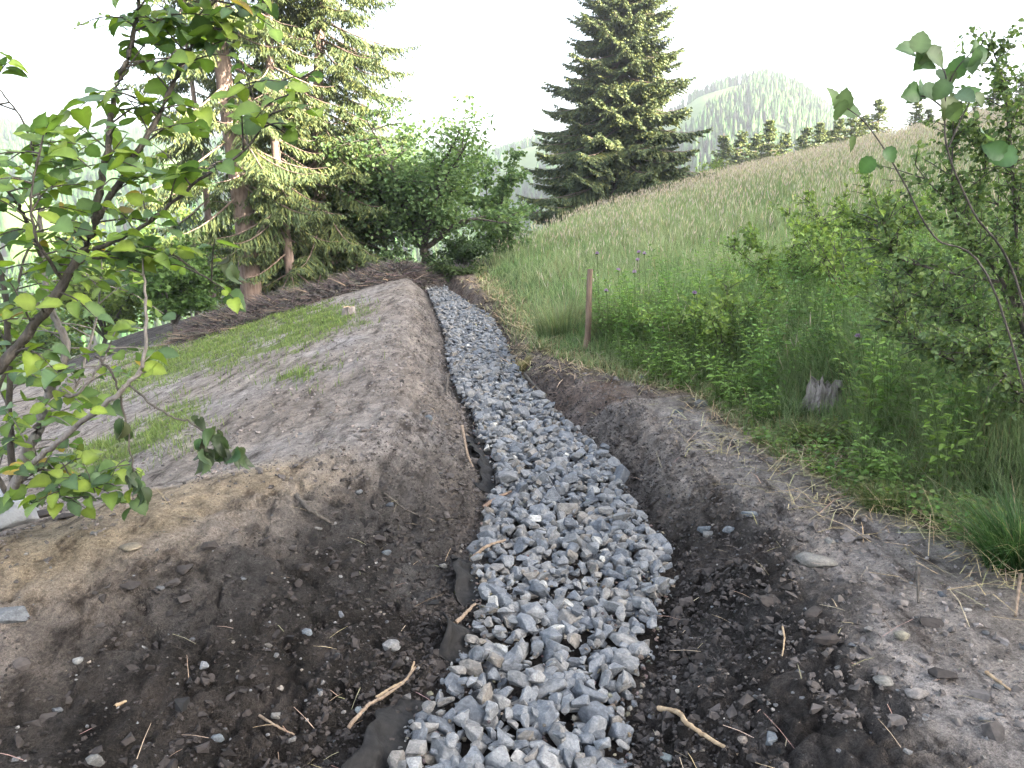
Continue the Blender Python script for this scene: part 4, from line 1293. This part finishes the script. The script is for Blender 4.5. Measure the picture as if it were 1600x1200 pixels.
def bush(name, base, label, cat, stems, n_twigs, leaf, ncol, twig_len, leaves_per, mat='bark', leafmat='leaf', group=None):
    """shrub: given stems (world paths), twigs sprout along them, leaves along twigs"""
    t = empty(name, base); tag(t, label, cat, group)
    mb, ml = MB(), MB()
    allp, alld, w = [], [], []
    for path, r0, r1, wt in stems:
        path = smooth_path(np.asarray(path) - base, 6)
        tube(mb, path, r0, r1, 7, wob=0.15)
        g = np.gradient(path, axis=0)
        k0 = int(len(path) * 0.15)
        allp.append(path[k0:]); alld.append(unit(g[k0:])); w.append(np.full(len(path) - k0, wt / (len(path) - k0)))
    allp, alld, w = np.concatenate(allp), np.concatenate(alld), np.concatenate(w); w /= w.sum()
    i = rng.choice(len(allp), n_twigs, p=w)
    p = allp[i]; d = unit(alld[i] * 0.6 + rand_dirs(n_twigs) * np.array([1, 1, 0.7]) + np.array([0, 0, 0.12]))
    L = twig_len * rng.uniform(0.4, 1.15, n_twigs)
    for k in range(n_twigs):
        if k % 2 == 0:
            tube(mb, np.stack([p[k], p[k] + d[k] * L[k] * .5 + [0, 0, .02 * L[k]], p[k] + d[k] * L[k]]), 0.0035 * max(1, base[1] / 6), 0.0012 * max(1, base[1] / 6), 4)
    m = leaves_per
    s = rng.random((n_twigs, m))
    P = (p[:, None] + d[:, None] * (L[:, None] * s)[..., None]).reshape(-1, 3) + rng.normal(0, 0.25 * leaf, (n_twigs * m, 3))
    D = unit(np.repeat(d, m, 0) * 0.5 + rand_dirs(n_twigs * m))
    N = unit(rand_dirs(n_twigs * m) * 0.8 + np.array([0, -0.2, 0.8]))
    col = np.array(ncol)[rng.integers(0, len(ncol), n_twigs * m)] * (1 + 0.22 * rng.normal(0, 1, (n_twigs * m, 1)))
    S = leaf * rng.uniform(0.6, 1.2, n_twigs * m)
    place(ml, LEAF_V, LEAF_F, P, D, N, np.stack([S * 0.8, S, S], 1), np.clip(col, 0.01, 1))
    mb.build('stem', M[mat], t, True); ml.build('leaves', M[leafmat], t)
    return t

def build_right_shrubs():
    base = gp(1640, 690)
    base[2] -= 0.05
    S = lambda pts: [at(*p) for p in pts]
    b = tuple(base)
    st = [([base] + S([(1610, 560, 4.3), (1590, 450, 4.3), (1587, 330, 4.3), (1578, 220, 4.3), (1568, 130, 4.3), (1550, 75, 4.3)]), .018, .003, 2.2),
          ([base] + S([(1600, 520, 4.2), (1560, 430, 4.2), (1505, 365, 4.2), (1488, 290, 4.2), (1490, 200, 4.2)]), .014, .003, 1.6),
          (S([(1505, 370, 4.2), (1525, 320, 4.25), (1540, 260, 4.25), (1535, 215, 4.2)]), .007, .002, 0.7),
          (S([(1560, 440, 4.2), (1480, 425, 4.1), (1400, 400, 4.1), (1380, 350, 4.1)]), .009, .003, 1.0),
          (S([(1490, 320, 4.2), (1455, 290, 4.15), (1430, 258, 4.1)]), .006, .002, 0.15),
          ([base] + S([(1560, 590, 4.1), (1480, 560, 4.0), (1420, 520, 4.0), (1390, 480, 4.0)]), .012, .003, 1.6),
          ([base] + S([(1600, 600, 4.2), (1540, 520, 4.3), (1470, 480, 4.4), (1420, 420, 4.5)]), .012, .003, 1.6),
          ([base] + S([(1640, 520, 4.0), (1650, 380, 4.0), (1640, 260, 4.0), (1625, 160, 4.0)]), .016, .003, 2.2),
          ([base] + S([(1580, 600, 3.9), (1545, 560, 3.8), (1500, 540, 3.8)]), .010, .003, 1.3),
          ([base] + S([(1600, 560, 4.6), (1560, 420, 4.7), (1560, 300, 4.7)]), .013, .003, 1.6)]
    bush('thorn_bush', base, 'dense dark small leaved thorn bush filling the right edge', 'bush', st, 1050, 0.032,
         [(0.10, 0.15, 0.065), (0.125, 0.175, 0.075), (0.08, 0.125, 0.06), (0.15, 0.20, 0.08)], 0.26, 13)
    # a second, lower bush left of it, yellow-green
    b2 = gp(1360, 560)
    st = []
    for k in range(9):
        a = rng.uniform(0, 6.28); l = rng.uniform(0.3, 0.75)
        st.append(([b2, b2 + [l * .4 * math.cos(a), l * .4 * math.sin(a), 0.55], b2 + [l * math.cos(a), l * math.sin(a), rng.uniform(0.75, 1.15)]], .008, .002, 1))
    bush('bramble_bush', b2, 'lower yellow green bramble bush left of the thorn bush', 'bush', st, 260, 0.05,
         [(0.16, 0.23, 0.07), (0.19, 0.255, 0.075), (0.13, 0.19, 0.065)], 0.24, 9)
    for px, py, hgt, rad, nt, cols, lab in [(1130, 575, 0.75, 0.55, 230, 0, 'bright low bramble bush right of the rush clumps'), (1215, 520, 1.05, 0.7, 330, 1, 'tall mid green bramble bush above the stump'),
            (1300, 470, 1.15, 0.8, 380, 0, 'tallest bright green bramble bush below the pink meadow top'), (1385, 470, 1.2, 0.8, 420, 1, 'high mid green bramble bush touching the thorn bush'),
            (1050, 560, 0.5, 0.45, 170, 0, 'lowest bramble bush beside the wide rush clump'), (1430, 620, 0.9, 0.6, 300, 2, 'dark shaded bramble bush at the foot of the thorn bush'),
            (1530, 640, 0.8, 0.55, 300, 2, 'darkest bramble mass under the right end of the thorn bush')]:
        bb = gp(px, py); st = []
        for k in range(8):
            a = rng.uniform(0, 6.28); l = rad * rng.uniform(0.4, 1.0)
            st.append(([bb, bb + [l * .4 * math.cos(a), l * .4 * math.sin(a), hgt * 0.6], bb + [l * math.cos(a), l * math.sin(a), hgt * rng.uniform(0.6, 1.1)]], .007, .002, 1))
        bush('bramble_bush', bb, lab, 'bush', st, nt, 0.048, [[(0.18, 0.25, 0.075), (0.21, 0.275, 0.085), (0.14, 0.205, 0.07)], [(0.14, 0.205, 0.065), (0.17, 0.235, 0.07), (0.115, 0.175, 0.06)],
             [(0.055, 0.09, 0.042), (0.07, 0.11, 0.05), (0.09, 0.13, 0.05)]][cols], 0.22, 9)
    # hazel sapling: few big round leaves against the sky
    b3 = gp(1690, 800, 1.2); b3 = np.array([2.2, 2.7, gz(2.2, 2.7)])
    t = empty('hazel_sapling', b3)
    tag(t, 'slender hazel sapling with few big round leaves against the white sky', 'sapling')
    mb, ml = MB(), MB()
    stems = [([b3] + S([(1600, 480, 2.7), (1520, 330, 2.65), (1482, 240, 2.6), (1476, 180, 2.6), (1478, 120, 2.6), (1462, 95, 2.6), (1440, 70, 2.6)]), .0045, .0015),
             ([b3] + S([(1560, 470, 2.6), (1460, 370, 2.6), (1415, 290, 2.6), (1385, 238, 2.6), (1350, 190, 2.6), (1318, 165, 2.6)]), .004, .0015),
             (S([(1478, 150, 2.6), (1490, 115, 2.6), (1510, 90, 2.6), (1535, 68, 2.6)]), .003, .0015),
             (S([(1482, 230, 2.6), (1500, 190, 2.6), (1520, 150, 2.6)]), .003, .0015),
             (S([(1476, 170, 2.6), (1450, 152, 2.6), (1420, 150, 2.6)]), .003, .0015)]
    for p, r0, r1 in stems:
        tube(mb, smooth_path(np.array(p) - b3, 7), r0, r1, 6, wob=.15)
    L = [(1438, 66, 40, .3, 1), (1418, 78, 40, -1, .2), (1450, 85, 40, 0.6, .4), (1462, 90, 42, .8, -.5), (1442, 92, 38, -.4, -.9), (1300, 152, 34, -.3, .9), (1318, 158, 40, .1, .9), (1328, 172, 42, .8, -.2), (1312, 172, 38, .1, -.8),
         (1425, 145, 40, -.8, -.3), (1440, 138, 42, .2, .5), (1455, 142, 36, .8, 0), (1432, 150, 34, -.5, -.3), (1478, 118, 40, .1, -.7), (1484, 128, 38, .5, -.7), (1472, 140, 36, -.5, -.8), (1495, 105, 40, .5, .8), (1480, 165, 42, -.1, -1), (1490, 175, 34, .5, -.8), (1518, 100, 30, .1, -1),
         (1525, 75, 36, .4, .8), (1532, 85, 34, .8, .3), (1522, 90, 32, -.2, -.9), (1515, 145, 34, .9, .4), (1508, 150, 34, .5, -.4), (1530, 155, 26, .6, -.7), (1452, 105, 26, -1, .1), (1540, 210, 40, -.5, .2), (1570, 245, 44, -.8, -.2), (1555, 235, 40, -.7, .3), (1355, 258, 34, -.4, -.7), (1390, 242, 30, .6, -.6), (1330, 225, 30, .3, -.8)]
    P = np.array([at(a, c, 2.6 + rng.normal(0, .03)) - b3 for a, c, *_ in L])
    D = np.array([(dx, rng.normal(0, .3), dz) for *_, dx, dz in L]); Sz = np.array([q[2] / 1202 * 2.65 * 0.8 for q in L])
    N = np.stack([rng.normal(0, .4, len(L)), -np.ones(len(L)), rng.normal(0.3, .4, len(L))], 1)
    P = P - unit(D) * (Sz * 0.5)[:, None]
    place(ml, RLEAF_V, RLEAF_F, P, D, N, np.stack([Sz, Sz, Sz * rng.uniform(0.3, 2.2, len(L))], 1), vary((0.085, 0.14, 0.062), len(L), 0.12), RLEAF_T)
    mb.build('stem', M['bark'], t, True); ml.build('leaves', M['hazel'], t, True)
build_right_shrubs()

# ------------------------------------------------------------------ trees
NEEDLE = [(0.068, 0.098, 0.042), (0.085, 0.115, 0.046), (0.058, 0.086, 0.044), (0.10, 0.125, 0.05)]
def spruce_meshes(H, r0, h0, Rm, seed, droop=0.5, dens=1.0, whorl=0.42, fine=0.05, low=None, gap=0.0, hang=0.6, taper=0.75, nb=(4, 7), pal=None):
    """returns (trunk builder, crown builder) in local space"""
    g = np.random.default_rng(seed)
    tr, cr = MB(), MB()
    tz = np.linspace(-0.4, H, 26)
    sway = 0.006 * H
    path = np.stack([sway * np.sin(tz * 0.5 + seed), sway * np.cos(tz * 0.37 + seed), tz], 1)
    tube(tr, path, r0, 0.015, 12, wob=0.12, power=0.85)
    # root flare
    K = {'p': [], 'd': [], 'n': [], 's': [], 'w': []}
    h = h0
    while h < H - 0.15:
        f = (h - h0) / (H - h0)
        L0 = Rm * (1 - f) ** taper * (0.75 + 0.25 * min(1, f * 6 + 0.5)) + 0.12
        for b in range(int(g.integers(*nb))):
            if g.random() < gap * (1 - f): continue
            az = g.uniform(0, 6.283); L = L0 * g.uniform(0.6, 1.12)
            hh = h + g.uniform(-0.2, 0.2) * whorl * 2
            el = 0.35 * (f - 0.35) - 0.10 - 0.25 * droop * (1 - f) + g.normal(0, 0.07)
            n = max(int(L / (0.13 / dens)), 4)
            s = np.linspace(0, 1, n)
            z = L * (math.tan(el) * s - 0.38 * droop * s ** 1.6 + (0.20 + 0.20 * droop) * s ** 3)
            o = np.array([math.cos(az), math.sin(az), 0]); sd = np.array([-o[1], o[0], 0])
            bend = g.normal(0, 0.12)
            ax = o[None] * (L * s)[:, None] + sd[None] * (bend * L * s ** 2)[:, None]; ax[:, 2] += z
            k = int(np.argmin(np.abs(tz - hh)))
            ax += np.array([path[k, 0], path[k, 1], hh])
            tube(tr, ax[::max(1, n // 6)] if n > 8 else ax, 0.010 + 0.009 * L, 0.004, 5)
            tg = unit(np.gradient(ax, axis=0))
            i0 = int(n * (0.18 if L > 0.8 else 0))
            for i in range(i0, n):
                ss = s[i]
                l2 = L * 0.40 * (1 - ss) ** 0.7 * min(1, ss * 3.0) + 0.10
                for q in (-1, 1):
                    if g.random() < 0.1: continue
                    l = l2 * g.uniform(0.6, 1.15)
                    dd = tg[i] * 0.75 + sd * q * g.uniform(0.6, 1.0) + np.array([0, 0, -0.15 - 0.45 * droop * g.random()])
                    dd = dd / np.linalg.norm(dd)
                    K['p'].append(ax[i]); K['d'].append(dd); K['s'].append(l); K['w'].append(fine * 1.5); K['n'].append((0, 0, 1))
                    m = max(int(l / (0.085 / dens)), 1)
                    for j in range(m):
                        t = (j + 0.6) / m
                        c = ax[i] + dd * l * t; c = c + np.array([0, 0, -0.10 * l * t * t])
                        for q2 in (-1, 1):
                            d3 = dd * 0.7 + np.cross(dd, [0, 0, 1]) * q2 * 0.8 + np.array([0, 0, -hang * (0.4 + g.random())])
                            d3 += g.normal(0, 0.15, 3)
                            K['p'].append(c); K['d'].append(d3 / np.linalg.norm(d3)); K['s'].append(min(0.26, 0.11 + 0.25 * l * (1 - t)) * g.uniform(0.7, 1.25)); K['w'].append(fine)
                            K['n'].append(tuple(g.normal(0, 0.6, 3) + np.array([0, 0, 0.7])))
        h += whorl * g.uniform(0.75, 1.25) * (1 - 0.45 * f)
    P, D, N = np.array(K['p']), np.array(K['d']), np.array(K['n'], float); S, W = np.array(K['s']), np.array(K['w'])
    tone = 0.75 + 0.5 * g.random(len(P))
    col = np.array(pal or NEEDLE)[g.integers(0, 4, len(P))] * tone[:, None]
    tips = g.random(len(P)) < 0.12; col[tips] = np.array([0.15, 0.16, 0.05]) * tone[tips][:, None]
    place(cr, KITE_V, KITE_F, P, D, N, np.stack([W, S, W], 1), col)
    return tr, cr

def spruce(p, label, group=None, **kw):
    tr, cr = spruce_meshes(**kw)
    t = empty('spruce_tree', p); tag(t, label, 'spruce', group)
    tr.build('trunk', M['spruce_bark'], t, True); cr.build('crown', M['needle'], t)
    return t

def tree_at(px, Y, dz=0.0):
    x = at(px, 400, Y)[0]
    return np.array([x, Y, gz(x, Y) + dz])

spruce(tree_at(380, 20.6), 'thickest spruce trunk of the left group with bare lower stem', H=22, r0=0.30, h0=3.0, Rm=2.7, seed=1, droop=1.0, gap=0.30, dens=1.25, fine=0.036, hang=1.1, whorl=0.45, taper=0.5, pal=[(0.085, 0.115, 0.048), (0.105, 0.135, 0.052), (0.07, 0.098, 0.048), (0.13, 0.155, 0.058)])
spruce(tree_at(449, 20.8), 'slender spruce in the middle of the left group', H=21, r0=0.15, h0=0.9, Rm=1.9, seed=2, droop=0.9, gap=0.2, dens=1.25, fine=0.036, hang=1.2, whorl=0.4, taper=0.5, pal=[(0.085, 0.115, 0.048), (0.105, 0.135, 0.052), (0.07, 0.098, 0.048), (0.13, 0.155, 0.058)])
spruce(tree_at(514, 22.6), 'tall spruce right of the slender one in the left group', H=24, r0=0.20, h0=1.0, Rm=2.8, seed=3, droop=0.9, gap=0.2, dens=1.25, fine=0.036, hang=1.1, whorl=0.44, taper=0.5, pal=[(0.085, 0.115, 0.048), (0.105, 0.135, 0.052), (0.07, 0.098, 0.048), (0.13, 0.155, 0.058)])
spruce(tree_at(560, 23.4), 'low dark young spruce between the left group and the leafy tree', H=5.2, r0=0.10, h0=0.2, Rm=2.1, seed=4, droop=0.6, fine=0.065, hang=0.7, whorl=0.28, nb=(6, 8))
spruce(tree_at(480, 23.8), 'dark bushy spruce behind the left group of trunks', H=6.5, r0=0.11, h0=0.1, Rm=2.4, seed=14, droop=0.7, fine=0.07, hang=0.8, whorl=0.28, nb=(6, 8))
spruce(tree_at(418, 22.5), 'young spruce filling the gap between thickest and slender trunks', H=5.5, r0=0.10, h0=0.1, Rm=1.9, seed=15, droop=0.7, fine=0.065, hang=0.8, whorl=0.3, nb=(5, 8))
spruce(tree_at(325, 25.0), 'ragged half bare spruce left of the thickest trunk', H=15, r0=0.13, h0=2.0, Rm=2.2, seed=6, droop=0.9, gap=0.45, fine=0.055, hang=0.9, whorl=0.5, taper=0.55)
# the big spruce beyond the meadow
bp = tree_at(962, 45.0)
spruce(bp + [0, 0, -0.6], 'huge broad spruce standing alone behind the meadow ridge', H=15.0, r0=0.42, h0=0.3, Rm=5.7, seed=7, droop=0.75, dens=1.05, fine=0.095, hang=1.0, whorl=0.36, taper=0.64, nb=(9, 12), pal=[(0.085, 0.112, 0.05), (0.105, 0.13, 0.055), (0.07, 0.098, 0.05), (0.125, 0.145, 0.06)])

def small_spruces():
    protos = [spruce_meshes(H=7.0, r0=0.13, h0=0.3, Rm=2.2, seed=21 + k, droop=0.4, dens=0.7, fine=0.13, hang=0.7, whorl=0.20, nb=(4, 6), taper=1.0, pal=[(0.15, 0.18, 0.07), (0.125, 0.155, 0.06), (0.17, 0.19, 0.07), (0.10, 0.13, 0.055)]) for k in range(3)]
    meshes = []
    for tr, cr in protos:
        a, b = tr.mesh('trunk', True), cr.mesh('crown'); a.materials.append(M['spruce_bark']); b.materials.append(M['needle']); meshes.append((a, b))
    L = [(1131, 208, 72, 0, 'small sunlit spruce nearest to the huge spruce on the ridge'), (1160, 203, 78, 1, 'narrow small spruce second from the huge spruce'),
         (1203, 186, 70, 2, 'broad sunlit small spruce third from the huge spruce'), (1183, 208, 80, 1, 'dim small spruce half hidden left of the broad sunlit one'), (1262, 196, 76, 0, 'small spruce left of the middle dip on the ridge'),
         (1282, 190, 72, 2, 'small spruce in the middle of the ridge row behind the bare twig'), (1312, 183, 74, 1, 'sunlit small spruce right of the bare twig'), (1335, 168, 66, 2, 'dark small spruce behind the round leaves on the bare twig'), (1374, 152, 66, 0, 'small spruce at the left of the bright gap on the ridge'),
         (1434, 152, 62, 1, 'small narrow spruce right of the bright gap'), (1452, 168, 60, 0, 'dim small spruce beside the narrow one right of the gap'), (1500, 160, 58, 2, 'low spruce on the ridge under the sapling leaves'),
         (1556, 126, 56, 0, 'dark spruce high on the ridge by the right edge'), (1598, 118, 56, 1, 'spruce on the ridge cut by the right edge'),
         (1228, 206, 82, 1, 'small pointed spruce just right of the broad sunlit one'), (1298, 200, 80, 0, 'low spruce tucked between the middle ridge trees'),
         (1352, 178, 78, 1, 'narrow spruce left beside the tree at the bright gap'), (1478, 172, 64, 1, 'pointed small spruce left of the low one under the sapling leaves'),
         (1530, 150, 60, 1, 'narrow spruce left of the dark one high on the ridge')]
    for px, top, Y, k, lab in L:
        tp = at(px, top, Y)
        zb = gz(tp[0], Y) - 0.4
        zs = min(max((tp[2] - zb) / 7.0, 0.75), 1.7)
        zb = tp[2] - 7.0 * zs
        t = empty('spruce_tree', (tp[0], Y, zb), rng.uniform(0, 6.28)); t.scale = (zs * 1.1, zs * 1.1, zs)
        tag(t, lab, 'spruce')
        for nm, me in zip(('trunk', 'crown'), meshes[k]):
            o = bpy.data.objects.new(nm, me); COL.objects.link(o); o.parent = t
small_spruces()

def broadleaf(name, base, H, spread, crown_lo, nlimb, leaf, cols, n_leaf, label, cat, trunk_r, group=None, lean=(0, 0), seed=1, blobs=None):
    g = np.random.default_rng(seed)
    t = empty(name, base); tag(t, label, cat, group)
    mb, ml = MB(), MB()
    fork = crown_lo
    top = np.array([lean[0], lean[1], fork])
    tube(mb, smooth_path([(0, 0, -0.3), top * 0.55 + g.normal(0, 0.04, 3), top], 5), trunk_r, trunk_r * 0.75, 9, wob=0.15)
    tips = []
    for k in range(nlimb):
        a = 6.283 * k / nlimb + g.normal(0, 0.4); rr = spread * g.uniform(0.35, 1.0)
        hz = fork + (H - fork) * g.uniform(0.15, 1.0) * (1 - 0.35 * (rr / spread) ** 2)
        end = np.array([rr * math.cos(a) + lean[0], rr * math.sin(a) + lean[1], hz])
        mid = top + (end - top) * 0.5 + np.array([0, 0, 0.10 * (H - fork)]) + g.normal(0, 0.08, 3)
        path = smooth_path([top, mid, end], 6)
        tube(mb, path, trunk_r * 0.45, trunk_r * 0.08, 6, wob=.1)
        for m in range(7):
            q = path[int(len(path) * g.uniform(0.3, 1.0)) - 1]
            d = unit(g.normal(0, 1, 3) * np.array([1, 1, 0.5]) + (end - top) / np.linalg.norm(end - top) * 0.7); l = spread * g.uniform(0.18, 0.42)
            e = q + d * l
            tube(mb, [q, q + d * l * 0.5 + [0, 0, 0.04 * l], e], trunk_r * 0.14, trunk_r * 0.03, 4)
            for s in (0.35, 0.7, 1.0): tips.append(q + d * l * s)
        tips.append(end)
    tips = np.array(tips)
    i = g.integers(0, len(tips), n_leaf)
    off = g.normal(0, 1, (n_leaf, 3)) * np.array([0.085, 0.085, 0.05]) * spread
    P = tips[i] + off
    D = unit(g.normal(0, 1, (n_leaf, 3)) * [1, 1, .5] + [0, 0, -.3]); N = unit(g.normal(0, .6, (n_leaf, 3)) + [0.1, -.2, .8])
    c = np.array(cols)[g.integers(0, len(cols), n_leaf)] * (0.8 + 0.4 * g.random((n_leaf, 1)))
    S = leaf * g.uniform(0.6, 1.2, n_leaf)
    place(ml, LEAF_V, LEAF_F, P, D, N, np.stack([S * .85, S, S], 1), c)
    mb.build('trunk', M['bark'], t, True); ml.build('crown', M['leaf'], t)
    return t
GREENS = [(0.10, 0.16, 0.07), (0.125, 0.19, 0.08), (0.085, 0.14, 0.065), (0.145, 0.205, 0.09)]
LIME = [(0.14, 0.19, 0.05), (0.17, 0.22, 0.06), (0.11, 0.16, 0.045)]
p = tree_at(662, 22.8); p[2] = max(p[2], -0.05)
broadleaf('broadleaf_tree', p, 4.9, 3.1, 0.65, 22, 0.13, GREENS, 14000, 'spreading leafy tree with dark trunk at the far end of the drain', 'tree', 0.17, seed=3)
broadleaf('broadleaf_tree', tree_at(775, 26.0, -0.3), 4.1, 1.3, 0.5, 9, 0.15, GREENS, 4200, 'narrow pale leafy tree between the spreading tree and huge spruce', 'tree', 0.08, seed=4)
broadleaf('broadleaf_tree', tree_at(600, 25.5), 4.6, 1.9, 0.8, 12, 0.14, GREENS, 7000, 'leafy tree filling the gap behind the young dark spruce', 'tree', 0.1, seed=13)
broadleaf('shrub', tree_at(728, 21.8), 1.25, 1.1, 0.15, 9, 0.09, [(0.04, 0.065, 0.03), (0.05, 0.08, 0.035)], 2600, 'low dark tangled shrub right of the spreading tree trunk', 'shrub', 0.03, seed=5)
broadleaf('shrub', tree_at(695, 21.3), 0.9, 0.9, 0.1, 9, 0.09, [(0.06, 0.09, 0.04), (0.08, 0.115, 0.05)], 2400, 'low dark green shrub right at the end of the stones', 'shrub', 0.025, seed=15)
broadleaf('shrub', tree_at(620, 21.6), 0.8, 0.8, 0.1, 8, 0.09, GREENS, 1800, 'small green shrub left of the spreading tree trunk', 'shrub', 0.025, seed=16)
broadleaf('shrub', tree_at(790, 24.0), 1.3, 0.9, 0.15, 8, 0.10, GREENS, 1800, 'green shrub where the meadow meets the leafy trees', 'shrub', 0.03, seed=6)
broadleaf('leafy_bush', tree_at(262, 18.5), 2.9, 1.5, 0.3, 12, 0.12, [(0.055, 0.10, 0.035), (0.075, 0.125, 0.04), (0.09, 0.15, 0.045)], 7000, 'dark green broad bush left of the spruce trunks', 'bush', 0.07, seed=7)
broadleaf('leafy_bush', tree_at(150, 30.0), 5.6, 3.0, 0.6, 12, 0.18, LIME, 8000, 'sunlit yellow green bush beyond the hazel stems', 'bush', 0.1, seed=8)
broadleaf('leafy_bush', tree_at(300, 31.0), 5.0, 2.4, 0.6, 12, 0.18, LIME, 6000, 'sunlit bush behind the dark one near the thickest trunk', 'bush', 0.1, seed=9)
broadleaf('leafy_bush', tree_at(40, 24.0), 3.0, 1.9, 0.4, 10, 0.14, GREENS + LIME, 5000, 'mixed green bush low at the left edge beyond the shrub', 'bush', 0.08, seed=10)
q = at(1105, 268, 62); broadleaf('leafy_bush', np.array([q[0], 62, q[2] - 2.2]), 3.4, 2.1, 0.4, 8, 0.22, LIME, 2600, 'bright lime bush between the huge spruce and the small ones', 'bush', 0.06, seed=11)
q = at(1240, 238, 68); broadleaf('leafy_bush', np.array([q[0], 68, q[2] - 2.0]), 2.8, 1.6, 0.4, 8, 0.22, LIME, 1800, 'lime bush in the low gap of the ridge row', 'bush', 0.06, seed=12)

def build_brush():
    for seg, (pts, label) in enumerate([([(320, 530, 17.2), (400, 505, 18.0), (490, 475, 18.6)], 'long brown heap of dead brushwood below the spruce trunks'),
                                        ([(520, 470, 18.9), (590, 455, 19.6), (650, 440, 20.6)], 'brown brushwood heap at the far end of the drain')]):
        c = smooth_path([np.array([at(a, 450, Y)[0], Y, 0]) for a, _, Y in pts], 12)
        n = 7000
        i = rng.integers(0, len(c), n)
        x = c[i, 0] + rng.normal(0, 0.35, n); y = c[i, 1] + rng.normal(0, 0.32, n)
        off = np.hypot(x - c[i, 0], y - c[i, 1])
        hmax = 0.30 * np.exp(-(off / 0.7) ** 2) * (0.7 + 0.9 * (fbm(x * 1.2, y * 1.2, 301, 3) + 0.2))
        P = on_ground(x, y); P[:, 2] += np.maximum(hmax, 0.03) * rng.random(n) ** 0.5
        az = rng.uniform(0, 6.28, n)
        D = np.stack([np.cos(az), np.sin(az), rng.normal(0.05, 0.25, n)], 1)
        L = rng.uniform(0.2, 0.65, n)
        mb = MB()
        col = vary((0.098, 0.083, 0.076), n, 0.35); k = rng.random(n) < 0.05; col[k] = (0.27, 0.2, 0.15)
        w = rng.uniform(0.008, 0.022, n)
        for N in (np.tile([0, 0, 1.0], (n, 1)), np.stack([-np.sin(az), np.cos(az), 0 * az], 1)):
            place(mb, [(-.5, 0, 0), (.5, 0, 0), (.5, .5, .12), (-.5, .5, .12), (.2, 1, .0), (-.2, 1, .0)], [(0, 1, 2, 3), (3, 2, 4, 5)], P, D, N, np.stack([w, L, L], 1), col)
        tag(mb.build('brush_pile', M['litter'], None, False, loc=c[0] + [0, 0, gz(c[0, 0], c[0, 1])]), label, 'brush pile')
build_brush()

# ------------------------------------------------------------------ air
def build_haze():
    mb = MB()
    x0, x1, y0, y1, z0, z1 = -620, 330, -80, 830, -75, 92
    v = [(x0, y0, z0), (x1, y0, z0), (x1, y1, z0), (x0, y1, z0), (x0, y0, z1), (x1, y0, z1), (x1, y1, z1), (x0, y1, z1)]
    mb.add(v, [(3, 2, 1, 0), (4, 5, 6, 7), (0, 1, 5, 4), (1, 2, 6, 5), (2, 3, 7, 6), (3, 0, 4, 7)])
    m = bpy.data.materials.new('haze'); m.use_nodes = True
    nt = m.node_tree; nt.nodes.clear()
    out = nt.nodes.new("ShaderNodeOutputMaterial"); pv = nt.nodes.new("ShaderNodeVolumePrincipled")
    pv.inputs["Color"].default_value = (0.92, 0.95, 1.0, 1); pv.inputs["Density"].default_value = 0.0008; pv.inputs["Anisotropy"].default_value = 0.65
    nt.links.new(pv.outputs[0], out.inputs["Volume"])
    o = mb.build('haze', m)
    tag(o, 'pale summer haze filling the valley air', 'haze', kind='stuff')
build_haze()
